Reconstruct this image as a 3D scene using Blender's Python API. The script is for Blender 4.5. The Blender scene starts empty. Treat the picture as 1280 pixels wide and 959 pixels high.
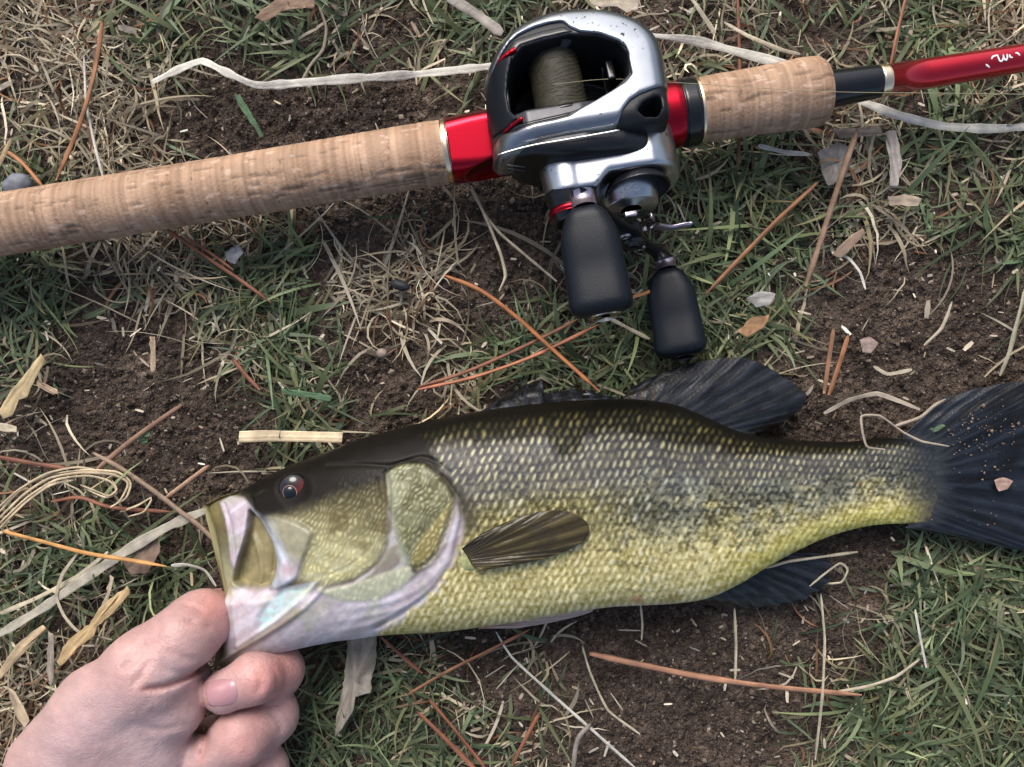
import bpy, math, random
import numpy as np
from mathutils import Vector, Matrix
from mathutils.bvhtree import BVHTree

random.seed(7)
RNG = np.random.default_rng(11)
scene = bpy.context.scene
COL = scene.collection

# ------------------------------------------------------------------ camera
FPX, CAMH = 1028.0, 0.36          # focal length in photograph pixels, height of the phone above the soil
cam_data = bpy.data.cameras.new('camera')
cam_data.sensor_fit = 'HORIZONTAL'
cam_data.sensor_width = 36.0
cam_data.lens = 36.0 * FPX / 1280.0
cam_data.clip_start = 0.01
cam_data.clip_end = 200.0
cam = bpy.data.objects.new('camera', cam_data)
cam.location = (0, 0, CAMH)
COL.objects.link(cam)
scene.camera = cam

# ------------------------------------------------------------------ sky, sun, exposure
SUN_EL, SUN_AZ = math.radians(46), math.radians(-16)     # azimuth measured from +Y towards +X
world = bpy.data.worlds.new('World')
scene.world = world
world.use_nodes = True
wn = world.node_tree
bg = wn.nodes['Background']
sky = wn.nodes.new('ShaderNodeTexSky')
sky.sky_type = 'NISHITA'
sky.sun_disc = False
sky.sun_elevation = SUN_EL
sky.sun_rotation = SUN_AZ
sky.air_density = 1.0
sky.dust_density = 4.0
sky.ozone_density = 1.0
hsv = wn.nodes.new('ShaderNodeHueSaturation')            # thin overcast: the blue is washed out
hsv.inputs['Saturation'].default_value = 0.85
wn.links.new(sky.outputs[0], hsv.inputs['Color'])
wn.links.new(hsv.outputs[0], bg.inputs['Color'])
bg.inputs['Strength'].default_value = 0.13
sd = bpy.data.lights.new('sun', 'SUN')
sd.energy = 1.9
sd.angle = math.radians(32)
sd.color = (1.0, 0.97, 0.93)
sun = bpy.data.objects.new('sun', sd)
sdir = Vector((math.sin(SUN_AZ) * math.cos(SUN_EL), math.cos(SUN_AZ) * math.cos(SUN_EL), math.sin(SUN_EL)))
sun.rotation_euler = sdir.to_track_quat('Z', 'Y').to_euler()
sun.location = sdir * 3
COL.objects.link(sun)
vs = scene.view_settings
vs.view_transform = 'Standard'
vs.look = 'None'
vs.gamma = 1.0
vs.exposure = 0.6
vs.use_curve_mapping = False

# ------------------------------------------------------------------ helpers
def P(px, py, z):
    """world point that lies at height z and is seen at photograph pixel (px, py)"""
    s = (CAMH - z) / FPX
    return np.stack([(np.asarray(px, float) - 640) * s, (479.5 - np.asarray(py, float)) * s,
                     np.broadcast_to(np.asarray(z, float), np.broadcast(px, py, z).shape) + 0.0], -1)

def to_px(v):
    s = FPX / (CAMH - v[..., 2])
    return 640 + v[..., 0] * s, 479.5 - v[..., 1] * s

def sstep(a, b, x):
    t = np.clip((x - a) / (b - a), 0, 1)
    return t * t * (3 - 2 * t)

_TAB = RNG.random((8, 256, 256)).astype(np.float32)
def vnoise(x, y, seed=0):
    x = np.asarray(x, float); y = np.asarray(y, float)
    xi = np.floor(x).astype(int); yi = np.floor(y).astype(int)
    fx = x - xi; fy = y - yi
    fx = fx * fx * (3 - 2 * fx); fy = fy * fy * (3 - 2 * fy)
    T = _TAB[seed % 8]
    o = (seed // 8) * 37
    a = T[(xi + o) & 255, yi & 255]; b = T[(xi + 1 + o) & 255, yi & 255]
    c = T[(xi + o) & 255, (yi + 1) & 255]; d = T[(xi + 1 + o) & 255, (yi + 1) & 255]
    return (a * (1 - fx) + b * fx) * (1 - fy) + (c * (1 - fx) + d * fx) * fy

def fbm(x, y, octv=4, seed=0, gain=0.5):
    r = 0; a = 1; n = 0
    for i in range(octv):
        r = r + a * vnoise(x * 2 ** i + i * 17.3, y * 2 ** i + i * 9.1, seed + i)
        n += a; a *= gain
    return r / n

def poly_sd(px, py, poly):
    """signed distance to a polygon (negative inside)"""
    poly = np.asarray(poly, float)
    d = np.full(np.shape(px), 1e9); inside = np.zeros(np.shape(px), bool)
    n = len(poly)
    for i in range(n):
        ax, ay = poly[i]; bx, by = poly[(i + 1) % n]
        ex, ey = bx - ax, by - ay
        wx, wy = px - ax, py - ay
        t = np.clip((wx * ex + wy * ey) / (ex * ex + ey * ey + 1e-12), 0, 1)
        d = np.minimum(d, (wx - ex * t) ** 2 + (wy - ey * t) ** 2)
        c = ((ay <= py) != (by <= py))
        with np.errstate(divide='ignore', invalid='ignore'):
            xc = ax + (py - ay) / (by - ay if by != ay else 1e-9) * ex
        inside ^= c & (px < xc)
    d = np.sqrt(d)
    return np.where(inside, -d, d)

def line_d(px, py, pts):
    """distance to a polyline and the 0..1 position along it"""
    pts = np.asarray(pts, float)
    L = np.concatenate([[0], np.cumsum(np.hypot(*np.diff(pts, axis=0).T))])
    d = np.full(np.shape(px), 1e9); u = np.zeros(np.shape(px))
    for i in range(len(pts) - 1):
        ax, ay = pts[i]; ex, ey = pts[i + 1] - pts[i]
        t = np.clip(((px - ax) * ex + (py - ay) * ey) / (ex * ex + ey * ey + 1e-12), 0, 1)
        dd = np.hypot(px - ax - ex * t, py - ay - ey * t)
        m = dd < d
        d = np.where(m, dd, d); u = np.where(m, (L[i] + t * (L[i + 1] - L[i])) / L[-1], u)
    return d, u

def spline(pts, n):
    """Catmull-Rom through the points, n samples evenly along its length"""
    p = np.asarray(pts, float)
    if len(p) == 2:
        t = np.linspace(0, 1, n)[:, None]
        return p[0] * (1 - t) + p[1] * t
    e = np.vstack([2 * p[0] - p[1], p, 2 * p[-1] - p[-2]])
    out = []
    for i in range(len(p) - 1):
        a, b, c, d = e[i:i + 4]
        t = np.linspace(0, 1, 24, endpoint=False)[:, None]
        out.append(0.5 * (2 * b + (c - a) * t + (2 * a - 5 * b + 4 * c - d) * t ** 2 + (3 * b - a - 3 * c + d) * t ** 3))
    out = np.vstack(out + [p[-1:]])
    L = np.concatenate([[0], np.cumsum(np.linalg.norm(np.diff(out, axis=0), axis=1))])
    s = np.linspace(0, L[-1], n)
    return np.stack([np.interp(s, L, out[:, k]) for k in range(p.shape[1])], 1)

def make_mesh(name, V, faces, cols=None, smooth=True):
    """V (n,3); faces: list of (m,k) int arrays; cols: (n,3) linear colours stored as 'Col'"""
    me = bpy.data.meshes.new(name)
    V = np.ascontiguousarray(V, np.float32)
    if not isinstance(faces, (list, tuple)):
        faces = [faces]
    faces = [np.asarray(f, np.int32) for f in faces if len(f)]
    nl = sum(f.size for f in faces); npoly = sum(len(f) for f in faces)
    me.vertices.add(len(V)); me.loops.add(nl); me.polygons.add(npoly)
    me.vertices.foreach_set('co', V.ravel())
    me.loops.foreach_set('vertex_index', np.concatenate([f.ravel() for f in faces]))
    tot = np.concatenate([np.full(len(f), f.shape[1], np.int32) for f in faces])
    st = np.concatenate([[0], np.cumsum(tot)[:-1]]).astype(np.int32)
    me.polygons.foreach_set('loop_start', st)
    me.polygons.foreach_set('use_smooth', np.full(npoly, bool(smooth)))
    if cols is not None:
        at = me.attributes.new('Col', 'FLOAT_COLOR', 'POINT')
        c = np.ones((len(V), 4), np.float32); c[:, :3] = cols
        at.data.foreach_set('color', c.ravel())
    me.update(calc_edges=True)
    me.validate()
    return me

def link(name, me, mat=None, parent=None):
    o = bpy.data.objects.new(name, me)
    COL.objects.link(o)
    if mat is not None and me is not None and not me.materials:
        me.materials.append(mat)
    if parent is not None:
        o.parent = parent
    return o

def tag(o, label=None, cat=None, group=None, kind=None):
    if label: o['label'] = label
    if cat: o['category'] = cat
    if group: o['group'] = group
    if kind: o['kind'] = kind
    return o

def empty(name, loc=(0, 0, 0)):
    o = bpy.data.objects.new(name, None)
    o.empty_display_size = 0.01
    o.location = loc
    COL.objects.link(o)
    return o

def grid_faces(nu, nv, wrap_v=False):
    i = np.arange(nu - 1)[:, None]; j = np.arange(nv if wrap_v else nv - 1)[None, :]
    j2 = (j + 1) % nv
    return np.stack([i * nv + j, (i + 1) * nv + j, (i + 1) * nv + j2, i * nv + j2], -1).reshape(-1, 4)

def tube_mesh(name, pts, ra, rb=None, sides=8, cols=None, up=(0, 0, 1), smooth=True, roll=None):
    """tube along pts; ra = half width across, rb = half height; closed ends"""
    pts = np.asarray(pts, float); n = len(pts)
    ra = np.broadcast_to(ra, n); rb = ra if rb is None else np.broadcast_to(rb, n)
    t = np.gradient(pts, axis=0); t /= np.linalg.norm(t, axis=1)[:, None] + 1e-12
    up = np.asarray(up, float)
    b = np.cross(up, t); b /= np.linalg.norm(b, axis=1)[:, None] + 1e-12
    nn = np.cross(t, b)
    if roll is not None:
        c, s = np.cos(roll)[:, None], np.sin(roll)[:, None]
        b, nn = b * c + nn * s, nn * c - b * s
    a = np.linspace(0, 2 * np.pi, sides, endpoint=False)
    V = pts[:, None, :] + (ra[:, None] * np.cos(a))[..., None] * b[:, None, :] + (rb[:, None] * np.sin(a))[..., None] * nn[:, None, :]
    f = grid_faces(n, sides, True)
    caps = np.array([np.arange(sides)[::-1], (n - 1) * sides + np.arange(sides)])
    C = None
    if cols is not None:
        cols = np.asarray(cols)
        C = cols.reshape(-1, 3) if cols.ndim == 3 else np.repeat(np.broadcast_to(cols, (n, 3))[:, None, :], sides, 1).reshape(-1, 3)
    return make_mesh(name, V.reshape(-1, 3), [f[:, ::-1], caps[:, ::-1]], C, smooth)

def surface_nets(F, origin, h):
    """naive surface nets; F negative inside. returns verts, quads"""
    F = F.astype(np.float32)
    ins = F < 0
    nx, ny, nz = F.shape
    cs = [(0,0,0),(1,0,0),(0,1,0),(1,1,0),(0,0,1),(1,0,1),(0,1,1),(1,1,1)]
    sl = lambda A, c: A[c[0]:nx-1+c[0], c[1]:ny-1+c[1], c[2]:nz-1+c[2]]
    cnt = sum(sl(ins, c).astype(np.int8) for c in cs)
    act = (cnt > 0) & (cnt < 8)
    idx = np.full(act.shape, -1, np.int64)
    ii = np.argwhere(act)
    idx[act] = np.arange(len(ii))
    vals = [F[ii[:,0]+c[0], ii[:,1]+c[1], ii[:,2]+c[2]] for c in cs]
    acc = np.zeros((len(ii), 3)); num = np.zeros(len(ii))
    for a in range(8):
        for b in range(a + 1, 8):
            ca, cb = np.array(cs[a]), np.array(cs[b])
            if np.abs(ca - cb).sum() != 1: continue
            va, vb = vals[a], vals[b]
            m = (va < 0) != (vb < 0)
            t = np.where(m, va / np.where(m, va - vb, 1), 0)
            acc += m[:, None] * (ca + (cb - ca) * t[:, None]); num += m
    V = np.asarray(origin) + h * (ii + acc / num[:, None])
    Q = []
    for ax in range(3):
        s0 = [slice(1, -1)] * 3; s1 = [slice(1, -1)] * 3
        s0[ax] = slice(0, -1); s1[ax] = slice(1, None)
        A = ins[tuple(s0)]; B = ins[tuple(s1)]
        e = np.argwhere(A != B)
        if not len(e): continue
        flip = A[e[:,0], e[:,1], e[:,2]]
        p = e.copy(); o = [0, 1, 2]; o.remove(ax)
        base = e + 1; base[:, ax] = e[:, ax]
        q = []
        for d1, d2 in ((-1,-1),(0,-1),(0,0),(-1,0)):
            c = base.copy(); c[:, o[0]] += d1; c[:, o[1]] += d2
            q.append(idx[c[:,0], c[:,1], c[:,2]])
        q = np.stack(q, 1)
        if ax == 1: flip = ~flip
        q[~flip] = q[~flip][:, ::-1]
        Q.append(q)
    Q = np.vstack(Q)
    return V, Q[(Q >= 0).all(1)]

def laplace(V, Q, it=2, k=0.5):
    n = len(V)
    for _ in range(it):
        acc = np.zeros_like(V); c = np.zeros(n)
        for a in range(4):
            i, j = Q[:, a], Q[:, (a + 1) % 4]
            for d in range(3):
                acc[:, d] += np.bincount(i, V[j, d], n) + np.bincount(j, V[i, d], n)
            c += np.bincount(i, minlength=n) + np.bincount(j, minlength=n)
        V = V + k * (acc / np.maximum(c, 1)[:, None] - V)
    return V

def sdf_grid(lo, hi, h):
    lo = np.asarray(lo, float); hi = np.asarray(hi, float)
    ax = [np.arange(lo[k], hi[k] + h, h) for k in range(3)]
    return np.meshgrid(*ax, indexing='ij', sparse=False)

def smin(a, b, k):
    h = np.maximum(k - np.abs(a - b), 0) / k
    return np.minimum(a, b) - h * h * k * 0.25
def smax(a, b, k):
    return -smin(-a, -b, k)

def cone_caps(X, Y, Z, a, b, ra, rb):
    """distance to a tapered capsule (approximate)"""
    a = np.asarray(a, float); b = np.asarray(b, float); e = b - a
    t = np.clip(((X - a[0]) * e[0] + (Y - a[1]) * e[1] + (Z - a[2]) * e[2]) / (e @ e), 0, 1)
    return np.sqrt((X - a[0] - e[0] * t) ** 2 + (Y - a[1] - e[1] * t) ** 2 + (Z - a[2] - e[2] * t) ** 2) - (ra + (rb - ra) * t)

def blur3(F, it=1):
    for _ in range(it):
        for ax in range(3):
            F = (np.roll(F, 1, ax) + 2 * F + np.roll(F, -1, ax)) * 0.25
    return F

# ------------------------------------------------------------------ materials
def material(name, color=(0.5, 0.5, 0.5), rough=0.5, metal=0.0, attr=False, spec=0.5, coat=0.0, coat_rough=0.05,
             bump=0.0, bump_scale=200.0, var=0.0, var_scale=60.0, sss=0.0, sss_rad=(0.004, 0.0015, 0.001), rough_var=0.0,
             bump_stretch=None, flecks=0.0, bump2=0.0, bump2_scale=800.0, transl=0.0):
    m = bpy.data.materials.new(name); m.use_nodes = True
    nt = m.node_tree; b = nt.nodes['Principled BSDF']; L = nt.links.new
    b.inputs['Roughness'].default_value = rough
    b.inputs['Metallic'].default_value = metal
    b.inputs['Specular IOR Level'].default_value = spec
    b.inputs['Coat Weight'].default_value = coat
    b.inputs['Coat Roughness'].default_value = coat_rough
    if sss:
        b.inputs['Subsurface Weight'].default_value = sss
        b.inputs['Subsurface Radius'].default_value = sss_rad
        b.inputs['Subsurface Scale'].default_value = 1.0
    tc = nt.nodes.new('ShaderNodeTexCoord')
    if attr:
        a = nt.nodes.new('ShaderNodeAttribute'); a.attribute_name = 'Col'
        src = a.outputs['Color']
    else:
        r = nt.nodes.new('ShaderNodeRGB'); r.outputs[0].default_value = (*color, 1)
        src = r.outputs[0]
    if var:
        n = nt.nodes.new('ShaderNodeTexNoise'); n.inputs['Scale'].default_value = var_scale; n.inputs['Detail'].default_value = 5
        L(tc.outputs['Object'], n.inputs['Vector'])
        mr = nt.nodes.new('ShaderNodeMapRange')
        mr.inputs[1].default_value = 0.25; mr.inputs[2].default_value = 0.75
        mr.inputs[3].default_value = 1 - var; mr.inputs[4].default_value = 1 + var
        L(n.outputs['Fac'], mr.inputs[0])
        mx = nt.nodes.new('ShaderNodeVectorMath'); mx.operation = 'SCALE'
        L(src, mx.inputs[0]); L(mr.outputs[0], mx.inputs['Scale'])
        src = mx.outputs[0]
    if flecks:
        n = nt.nodes.new('ShaderNodeTexNoise'); n.inputs['Scale'].default_value = 520; n.inputs['Detail'].default_value = 2
        L(tc.outputs['Object'], n.inputs['Vector'])
        n2 = nt.nodes.new('ShaderNodeTexNoise'); n2.inputs['Scale'].default_value = 60; n2.inputs['Detail'].default_value = 2
        L(tc.outputs['Object'], n2.inputs['Vector'])
        ad = nt.nodes.new('ShaderNodeMath'); ad.operation = 'MULTIPLY_ADD'; ad.inputs[1].default_value = 0.35
        L(n2.outputs['Fac'], ad.inputs[0]); L(n.outputs['Fac'], ad.inputs[2])
        mr = nt.nodes.new('ShaderNodeMapRange'); mr.inputs[1].default_value = 0.86; mr.inputs[2].default_value = 0.91; mr.inputs[3].default_value = 1.0; mr.inputs[4].default_value = 1 - flecks
        L(ad.outputs[0], mr.inputs[0])
        mx = nt.nodes.new('ShaderNodeVectorMath'); mx.operation = 'SCALE'
        L(src, mx.inputs[0]); L(mr.outputs[0], mx.inputs['Scale'])
        src = mx.outputs[0]
    L(src, b.inputs['Base Color'])
    if rough_var:
        n = nt.nodes.new('ShaderNodeTexNoise'); n.inputs['Scale'].default_value = var_scale * 2.3; n.inputs['Detail'].default_value = 6
        L(tc.outputs['Object'], n.inputs['Vector'])
        mr = nt.nodes.new('ShaderNodeMapRange')
        mr.inputs[1].default_value = 0.3; mr.inputs[2].default_value = 0.7
        mr.inputs[3].default_value = max(0.02, rough - rough_var); mr.inputs[4].default_value = rough + rough_var
        L(n.outputs['Fac'], mr.inputs[0]); L(mr.outputs[0], b.inputs['Roughness'])
    if bump:
        n = nt.nodes.new('ShaderNodeTexNoise'); n.inputs['Scale'].default_value = bump_scale; n.inputs['Detail'].default_value = 4
        if bump_stretch:
            mp = nt.nodes.new('ShaderNodeMapping'); mp.inputs['Scale'].default_value = bump_stretch
            L(tc.outputs['Object'], mp.inputs[0]); L(mp.outputs[0], n.inputs['Vector'])
        else:
            L(tc.outputs['Object'], n.inputs['Vector'])
        bp = nt.nodes.new('ShaderNodeBump'); bp.inputs['Distance'].default_value = bump; bp.inputs['Strength'].default_value = 1
        L(n.outputs['Fac'], bp.inputs['Height']); L(bp.outputs[0], b.inputs['Normal'])
        if bump2:
            n2 = nt.nodes.new('ShaderNodeTexVoronoi'); n2.inputs['Scale'].default_value = bump2_scale
            L(tc.outputs['Object'], n2.inputs['Vector'])
            bp2 = nt.nodes.new('ShaderNodeBump'); bp2.inputs['Distance'].default_value = bump2; bp2.inputs['Strength'].default_value = 1
            L(n2.outputs['Distance'], bp2.inputs['Height']); L(bp.outputs[0], bp2.inputs['Normal']); L(bp2.outputs[0], b.inputs['Normal'])
    if transl:
        out = nt.nodes['Material Output']
        tr = nt.nodes.new('ShaderNodeBsdfTranslucent'); L(src, tr.inputs['Color'])
        ms = nt.nodes.new('ShaderNodeMixShader'); ms.inputs[0].default_value = transl
        L(b.outputs[0], ms.inputs[1]); L(tr.outputs[0], ms.inputs[2]); L(ms.outputs[0], out.inputs[0])
    return m

M = {}
M['soil'] = material('soil', attr=True, rough=0.95, spec=0.12, bump=0.0024, bump_scale=700, var=0.55, var_scale=420, bump2=0.0008, bump2_scale=900)
M['crumb'] = material('soil_crumbs', attr=True, rough=0.95, spec=0.15, var=0.3, var_scale=300)
M['grass'] = material('grass_blades', attr=True, rough=0.5, spec=0.35, transl=0.25)
M['litter'] = material('dry_litter', attr=True, rough=0.75, spec=0.25, var=0.18, var_scale=300, bump=0.0003, bump_scale=700)
M['needle'] = material('dry_needle', attr=True, rough=0.55, spec=0.4, var=0.15, var_scale=250)
M['cork'] = material('cork', attr=True, rough=0.7, spec=0.3, var=0.1, var_scale=180, bump=0.0003, bump_scale=900)
M['red'] = material('red_anodised', (0.36, 0.003, 0.016), rough=0.30, metal=1.0, coat=0.25, coat_rough=0.1)
M['red_blank'] = material('red_lacquer', (0.55, 0.006, 0.022), rough=0.26, metal=0.9, coat=0.7, coat_rough=0.03)
M['black'] = material('black_plastic', (0.008, 0.009, 0.011), rough=0.42, spec=0.35, bump=0.00005, bump_scale=1500)
M['black_gloss'] = material('black_gloss', (0.005, 0.006, 0.008), rough=0.22, spec=0.4, coat=0.1)
M['gunmetal'] = material('gunmetal', (0.040, 0.040, 0.044), rough=0.34, metal=0.9, rough_var=0.06)
M['housing'] = material('bright_silver', (0.42, 0.44, 0.48), rough=0.30, metal=1.0, rough_var=0.05, flecks=0.6)
M['silver'] = material('satin_silver', (0.25, 0.27, 0.305), rough=0.33, metal=1.0, flecks=0.85, rough_var=0.05, var=0.03)
M['gold'] = material('pale_gold_ring', (0.80, 0.66, 0.46), rough=0.25, metal=1.0)
M['chrome'] = material('bright_ring', (0.70, 0.66, 0.60), rough=0.2, metal=1.0)
M['mauve'] = material('mauve_alloy', (0.42, 0.36, 0.42), rough=0.32, metal=0.9)
M['rubber'] = material('eva_knob', (0.005, 0.007, 0.011), rough=0.42, spec=0.20, bump=0.00006, bump_scale=2500)
M['line'] = material('braided_line', attr=True, rough=0.6, spec=0.35)
M['mono'] = material('thin_line', (0.30, 0.27, 0.17), rough=0.4, spec=0.4)
M['print'] = material('white_print', (0.75, 0.75, 0.75), rough=0.5)
M['greyprint'] = material('grey_print', (0.16, 0.16, 0.17), rough=0.5)
M['fish'] = material('fish_skin', attr=True, rough=0.40, spec=0.40, coat=0.12, coat_rough=0.1, rough_var=0.1, var=0.08, var_scale=500,
                     bump=0.0001, bump_scale=1800, sss=0.06, sss_rad=(0.002, 0.001, 0.0006))
def spec_by_pigment(m, lo, hi, top):
    nt = m.node_tree; b = nt.nodes['Principled BSDF']
    a = nt.nodes.new('ShaderNodeAttribute'); a.attribute_name = 'Col'
    bw = nt.nodes.new('ShaderNodeRGBToBW'); mr = nt.nodes.new('ShaderNodeMapRange')
    mr.inputs[1].default_value = 0.01; mr.inputs[2].default_value = top; mr.inputs[3].default_value = lo; mr.inputs[4].default_value = hi
    nt.links.new(a.outputs['Color'], bw.inputs[0]); nt.links.new(bw.outputs[0], mr.inputs[0]); nt.links.new(mr.outputs[0], b.inputs['Specular IOR Level'])
    m2 = nt.nodes.new('ShaderNodeMapRange')
    m2.inputs[1].default_value = 0.02; m2.inputs[2].default_value = 0.2; m2.inputs[3].default_value = 0.02; m2.inputs[4].default_value = 0.12
    nt.links.new(bw.outputs[0], m2.inputs[0]); nt.links.new(m2.outputs[0], b.inputs['Coat Weight'])
spec_by_pigment(M['fish'], 0.08, 0.30, 0.25)
M['fin'] = material('wet_fin', attr=True, rough=0.30, spec=0.30, coat=0.06, coat_rough=0.1, rough_var=0.1, bump=0.00015, bump_scale=900)
M['eye'] = material('eye_wet', attr=True, rough=0.12, spec=0.35, coat=0.25, coat_rough=0.03)
M['skin'] = material('hand_skin', attr=True, rough=0.44, spec=0.42, sss=0.25, sss_rad=(0.003, 0.0011, 0.0007), bump=0.00022, bump_scale=560,
                     bump2=0.00012, bump2_scale=1200, rough_var=0.05)
M['nail'] = material('fingernail', (0.40, 0.21, 0.225), rough=0.27, spec=0.5, sss=0.2, coat=0.3, coat_rough=0.15)
M['drop'] = material('stone', attr=True, rough=0.6, spec=0.4, var=0.2, var_scale=300)

# ------------------------------------------------------------------ ground
CELLS = ['ddgmgmmgmmmmmmgd',
         'mdmsssmmmmmmmmmm',
         'mdmsssssmmmgmdgm',
         'gmddmsmsssmggdmg',
         'gmdggddsmmggmsss',
         'mssdgsmmggggmssm',
         'msssgmsdmmmmssss',
         'mmsmmmmmmmmmssmm',
         'mgmmmmmmmmmmmsgg',
         'gmgmgmmmmsssmmgg',
         'dmmmggmsmsssmmgg',
         'dmmmgggmmsssmggg']
def zone_tab(vals):
    return np.array([[vals[c] for c in r] for r in CELLS], float)
T_GREEN = zone_tab(dict(g=1.0, m=0.36, d=0.12, s=0.0))
T_DRY = zone_tab(dict(g=0.34, m=0.55, d=1.0, s=0.0))
def zone(tab, px, py):
    x = px + 46 * (fbm(px / 55, py / 55, 3, 2) - 0.5) * 2
    y = py + 46 * (fbm(px / 55 + 50, py / 55, 3, 3) - 0.5) * 2
    gx = np.clip(x / 80 - 0.5, 0, 14.999); gy = np.clip(y / 80 - 0.5, 0, 10.999)
    i = gx.astype(int); j = gy.astype(int); fx = gx - i; fy = gy - j
    v = (tab[j, i] * (1 - fx) + tab[j, i + 1] * fx) * (1 - fy) + (tab[j + 1, i] * (1 - fx) + tab[j + 1, i + 1] * fx) * fy
    return v.max() * 0 + sstep(0.16, 0.88, v) * np.maximum(v, 0.55) if tab is T_DRY else sstep(0.15, 0.90, v)

def ground_z(x, y):
    """soil height in metres"""
    px = 640 + x * FPX / CAMH; py = 479.5 - y * FPX / CAMH
    soil = 1 - np.clip(zone(T_GREEN, px, py) + zone(T_DRY, px, py), 0, 1)
    z = 0.006 * (fbm(x * 22, y * 22, 3, 1) - 0.5)
    z = z + (0.0022 + 0.0022 * soil) * (fbm(x * 160, y * 160, 4, 4) - 0.5)
    z = z + 0.0026 * (fbm(x * 480, y * 480, 2, 5) - 0.5) * (0.4 + soil)
    far = sstep(0.25, 0.42, np.maximum(np.abs(x), np.abs(y) * 1.25))
    z = z * (1 - far) + far * 0.012 * (fbm(x * 3, y * 3, 3, 1) - 0.5) * np.exp(-(x * x + y * y) / 9)
    return z - 0.0042

def axis_coords(a, b, h, far):
    mid = np.arange(a, b, h)
    out = []; d = h; p = b
    while p < far:
        out.append(p); d *= 1.28; p += d
    neg = []; d = h; p = a
    while p > -far:
        d *= 1.28; p -= d; neg.append(p)
    return np.concatenate([neg[::-1], mid, out])
gx = axis_coords(-0.24, 0.24, 0.00095, 60.0)
gy = axis_coords(-0.185, 0.185, 0.00095, 60.0)
GX, GY = np.meshgrid(gx, gy, indexing='ij')
GZ = ground_z(GX, GY)
gpx = 640 + GX * FPX / CAMH; gpy = 479.5 - GY * FPX / CAMH
n1 = fbm(GX * 90, GY * 90, 4, 6)[..., None]
n2 = vnoise(GX * 900, GY * 900, 3)[..., None]
pale = sstep(0.52, 0.75, fbm(GX * 30 + 5, GY * 30, 3, 7))[..., None]
gc = np.array([0.034, 0.025, 0.020]) * (1 - n1) + np.array([0.108, 0.080, 0.063]) * n1
gc = gc * (1 - 0.45 * pale) + 0.45 * pale * np.array([0.15, 0.112, 0.085])
gc = gc + (n2 > 0.82) * np.array([0.07, 0.055, 0.042])
farm = sstep(0.25, 0.42, np.maximum(np.abs(GX), np.abs(GY) * 1.25))[..., None]
turf = fbm(GX * 2.2, GY * 2.2, 3, 4)[..., None]
gc = gc * (1 - farm) + farm * (np.array([0.075, 0.062, 0.042]) * (1 - turf) + np.array([0.060, 0.078, 0.036]) * turf)
ground = link('ground', make_mesh('ground', np.stack([GX, GY, GZ], -1).reshape(-1, 3), grid_faces(len(gx), len(gy)), gc.reshape(-1, 3)), M['soil'])
tag(ground, 'dark brown crumbly soil with worn turf', None, None, 'structure')

FISH_POLY = [(240,625),(300,606),(360,575),(450,540),(620,503),(790,492),(880,510),(960,540),(1100,535),(1200,488),(1400,460),(1400,720),(1200,680),(1130,662),(1045,680),(1040,740),(960,765),(860,765),(720,772),(560,795),(450,800),(270,838)]
HAND_POLY = [(-200,1080),(0,955),(60,890),(120,825),(200,775),(262,733),(300,740),(380,800),(372,860),(372,900),(365,960),(330,1200)]

# loose soil crumbs: uncountable, one mesh
def scatter_crumbs(n):
    x = RNG.uniform(-0.25, 0.25, n * 3); y = RNG.uniform(-0.19, 0.19, n * 3)
    px = 640 + x * FPX / CAMH; py = 479.5 - y * FPX / CAMH
    soil = 1 - np.clip(zone(T_GREEN, px, py) + zone(T_DRY, px, py), 0, 1)
    k = RNG.random(n * 3) < 0.12 + 0.88 * soil
    k &= poly_sd(px, py, FISH_POLY) > -6
    x, y = x[k][:n], y[k][:n]; m = len(x)
    r = 0.00048 * np.exp(RNG.normal(0, 0.45, m)); r = np.minimum(r, 0.0021)
    base = np.array([[0,0,1],[.9,0,.25],[.1,.85,.3],[-.85,.1,.2],[0,-.9,.25],[.5,.5,-.7],[-.5,-.5,-.7]])
    f = np.array([[0,1,2],[0,2,3],[0,3,4],[0,4,1],[1,5,2],[2,5,3],[3,6,4],[4,6,1],[1,6,5],[5,6,3]])
    V = base[None] * (1 + RNG.normal(0, 0.22, (m, 7, 3)))
    a = RNG.uniform(0, 6.28, m); c, s = np.cos(a)[:, None], np.sin(a)[:, None]
    V = np.stack([V[..., 0] * c - V[..., 1] * s, V[..., 0] * s + V[..., 1] * c, V[..., 2] * 0.8], -1) * r[:, None, None]
    V += np.stack([x, y, ground_z(x, y) + r * 0.35], -1)[:, None]
    t = RNG.random((m, 1))
    C = np.where(t < 0.86, np.array([0.022, 0.016, 0.012]) + RNG.random((m, 1)) * np.array([0.095, 0.070, 0.055]),
                 np.array([0.20, 0.16, 0.125]) * (0.6 + 0.8 * RNG.random((m, 1))))
    return make_mesh('soil_crumbs', V.reshape(-1, 3), (f[None] + 7 * np.arange(m)[:, None, None]).reshape(-1, 3), np.repeat(C, 7, 0), False)
tag(link('soil_crumbs', scatter_crumbs(23000), M['crumb']), 'loose dark soil crumbs and grit on the bare patches', 'soil', None, 'stuff')

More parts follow.
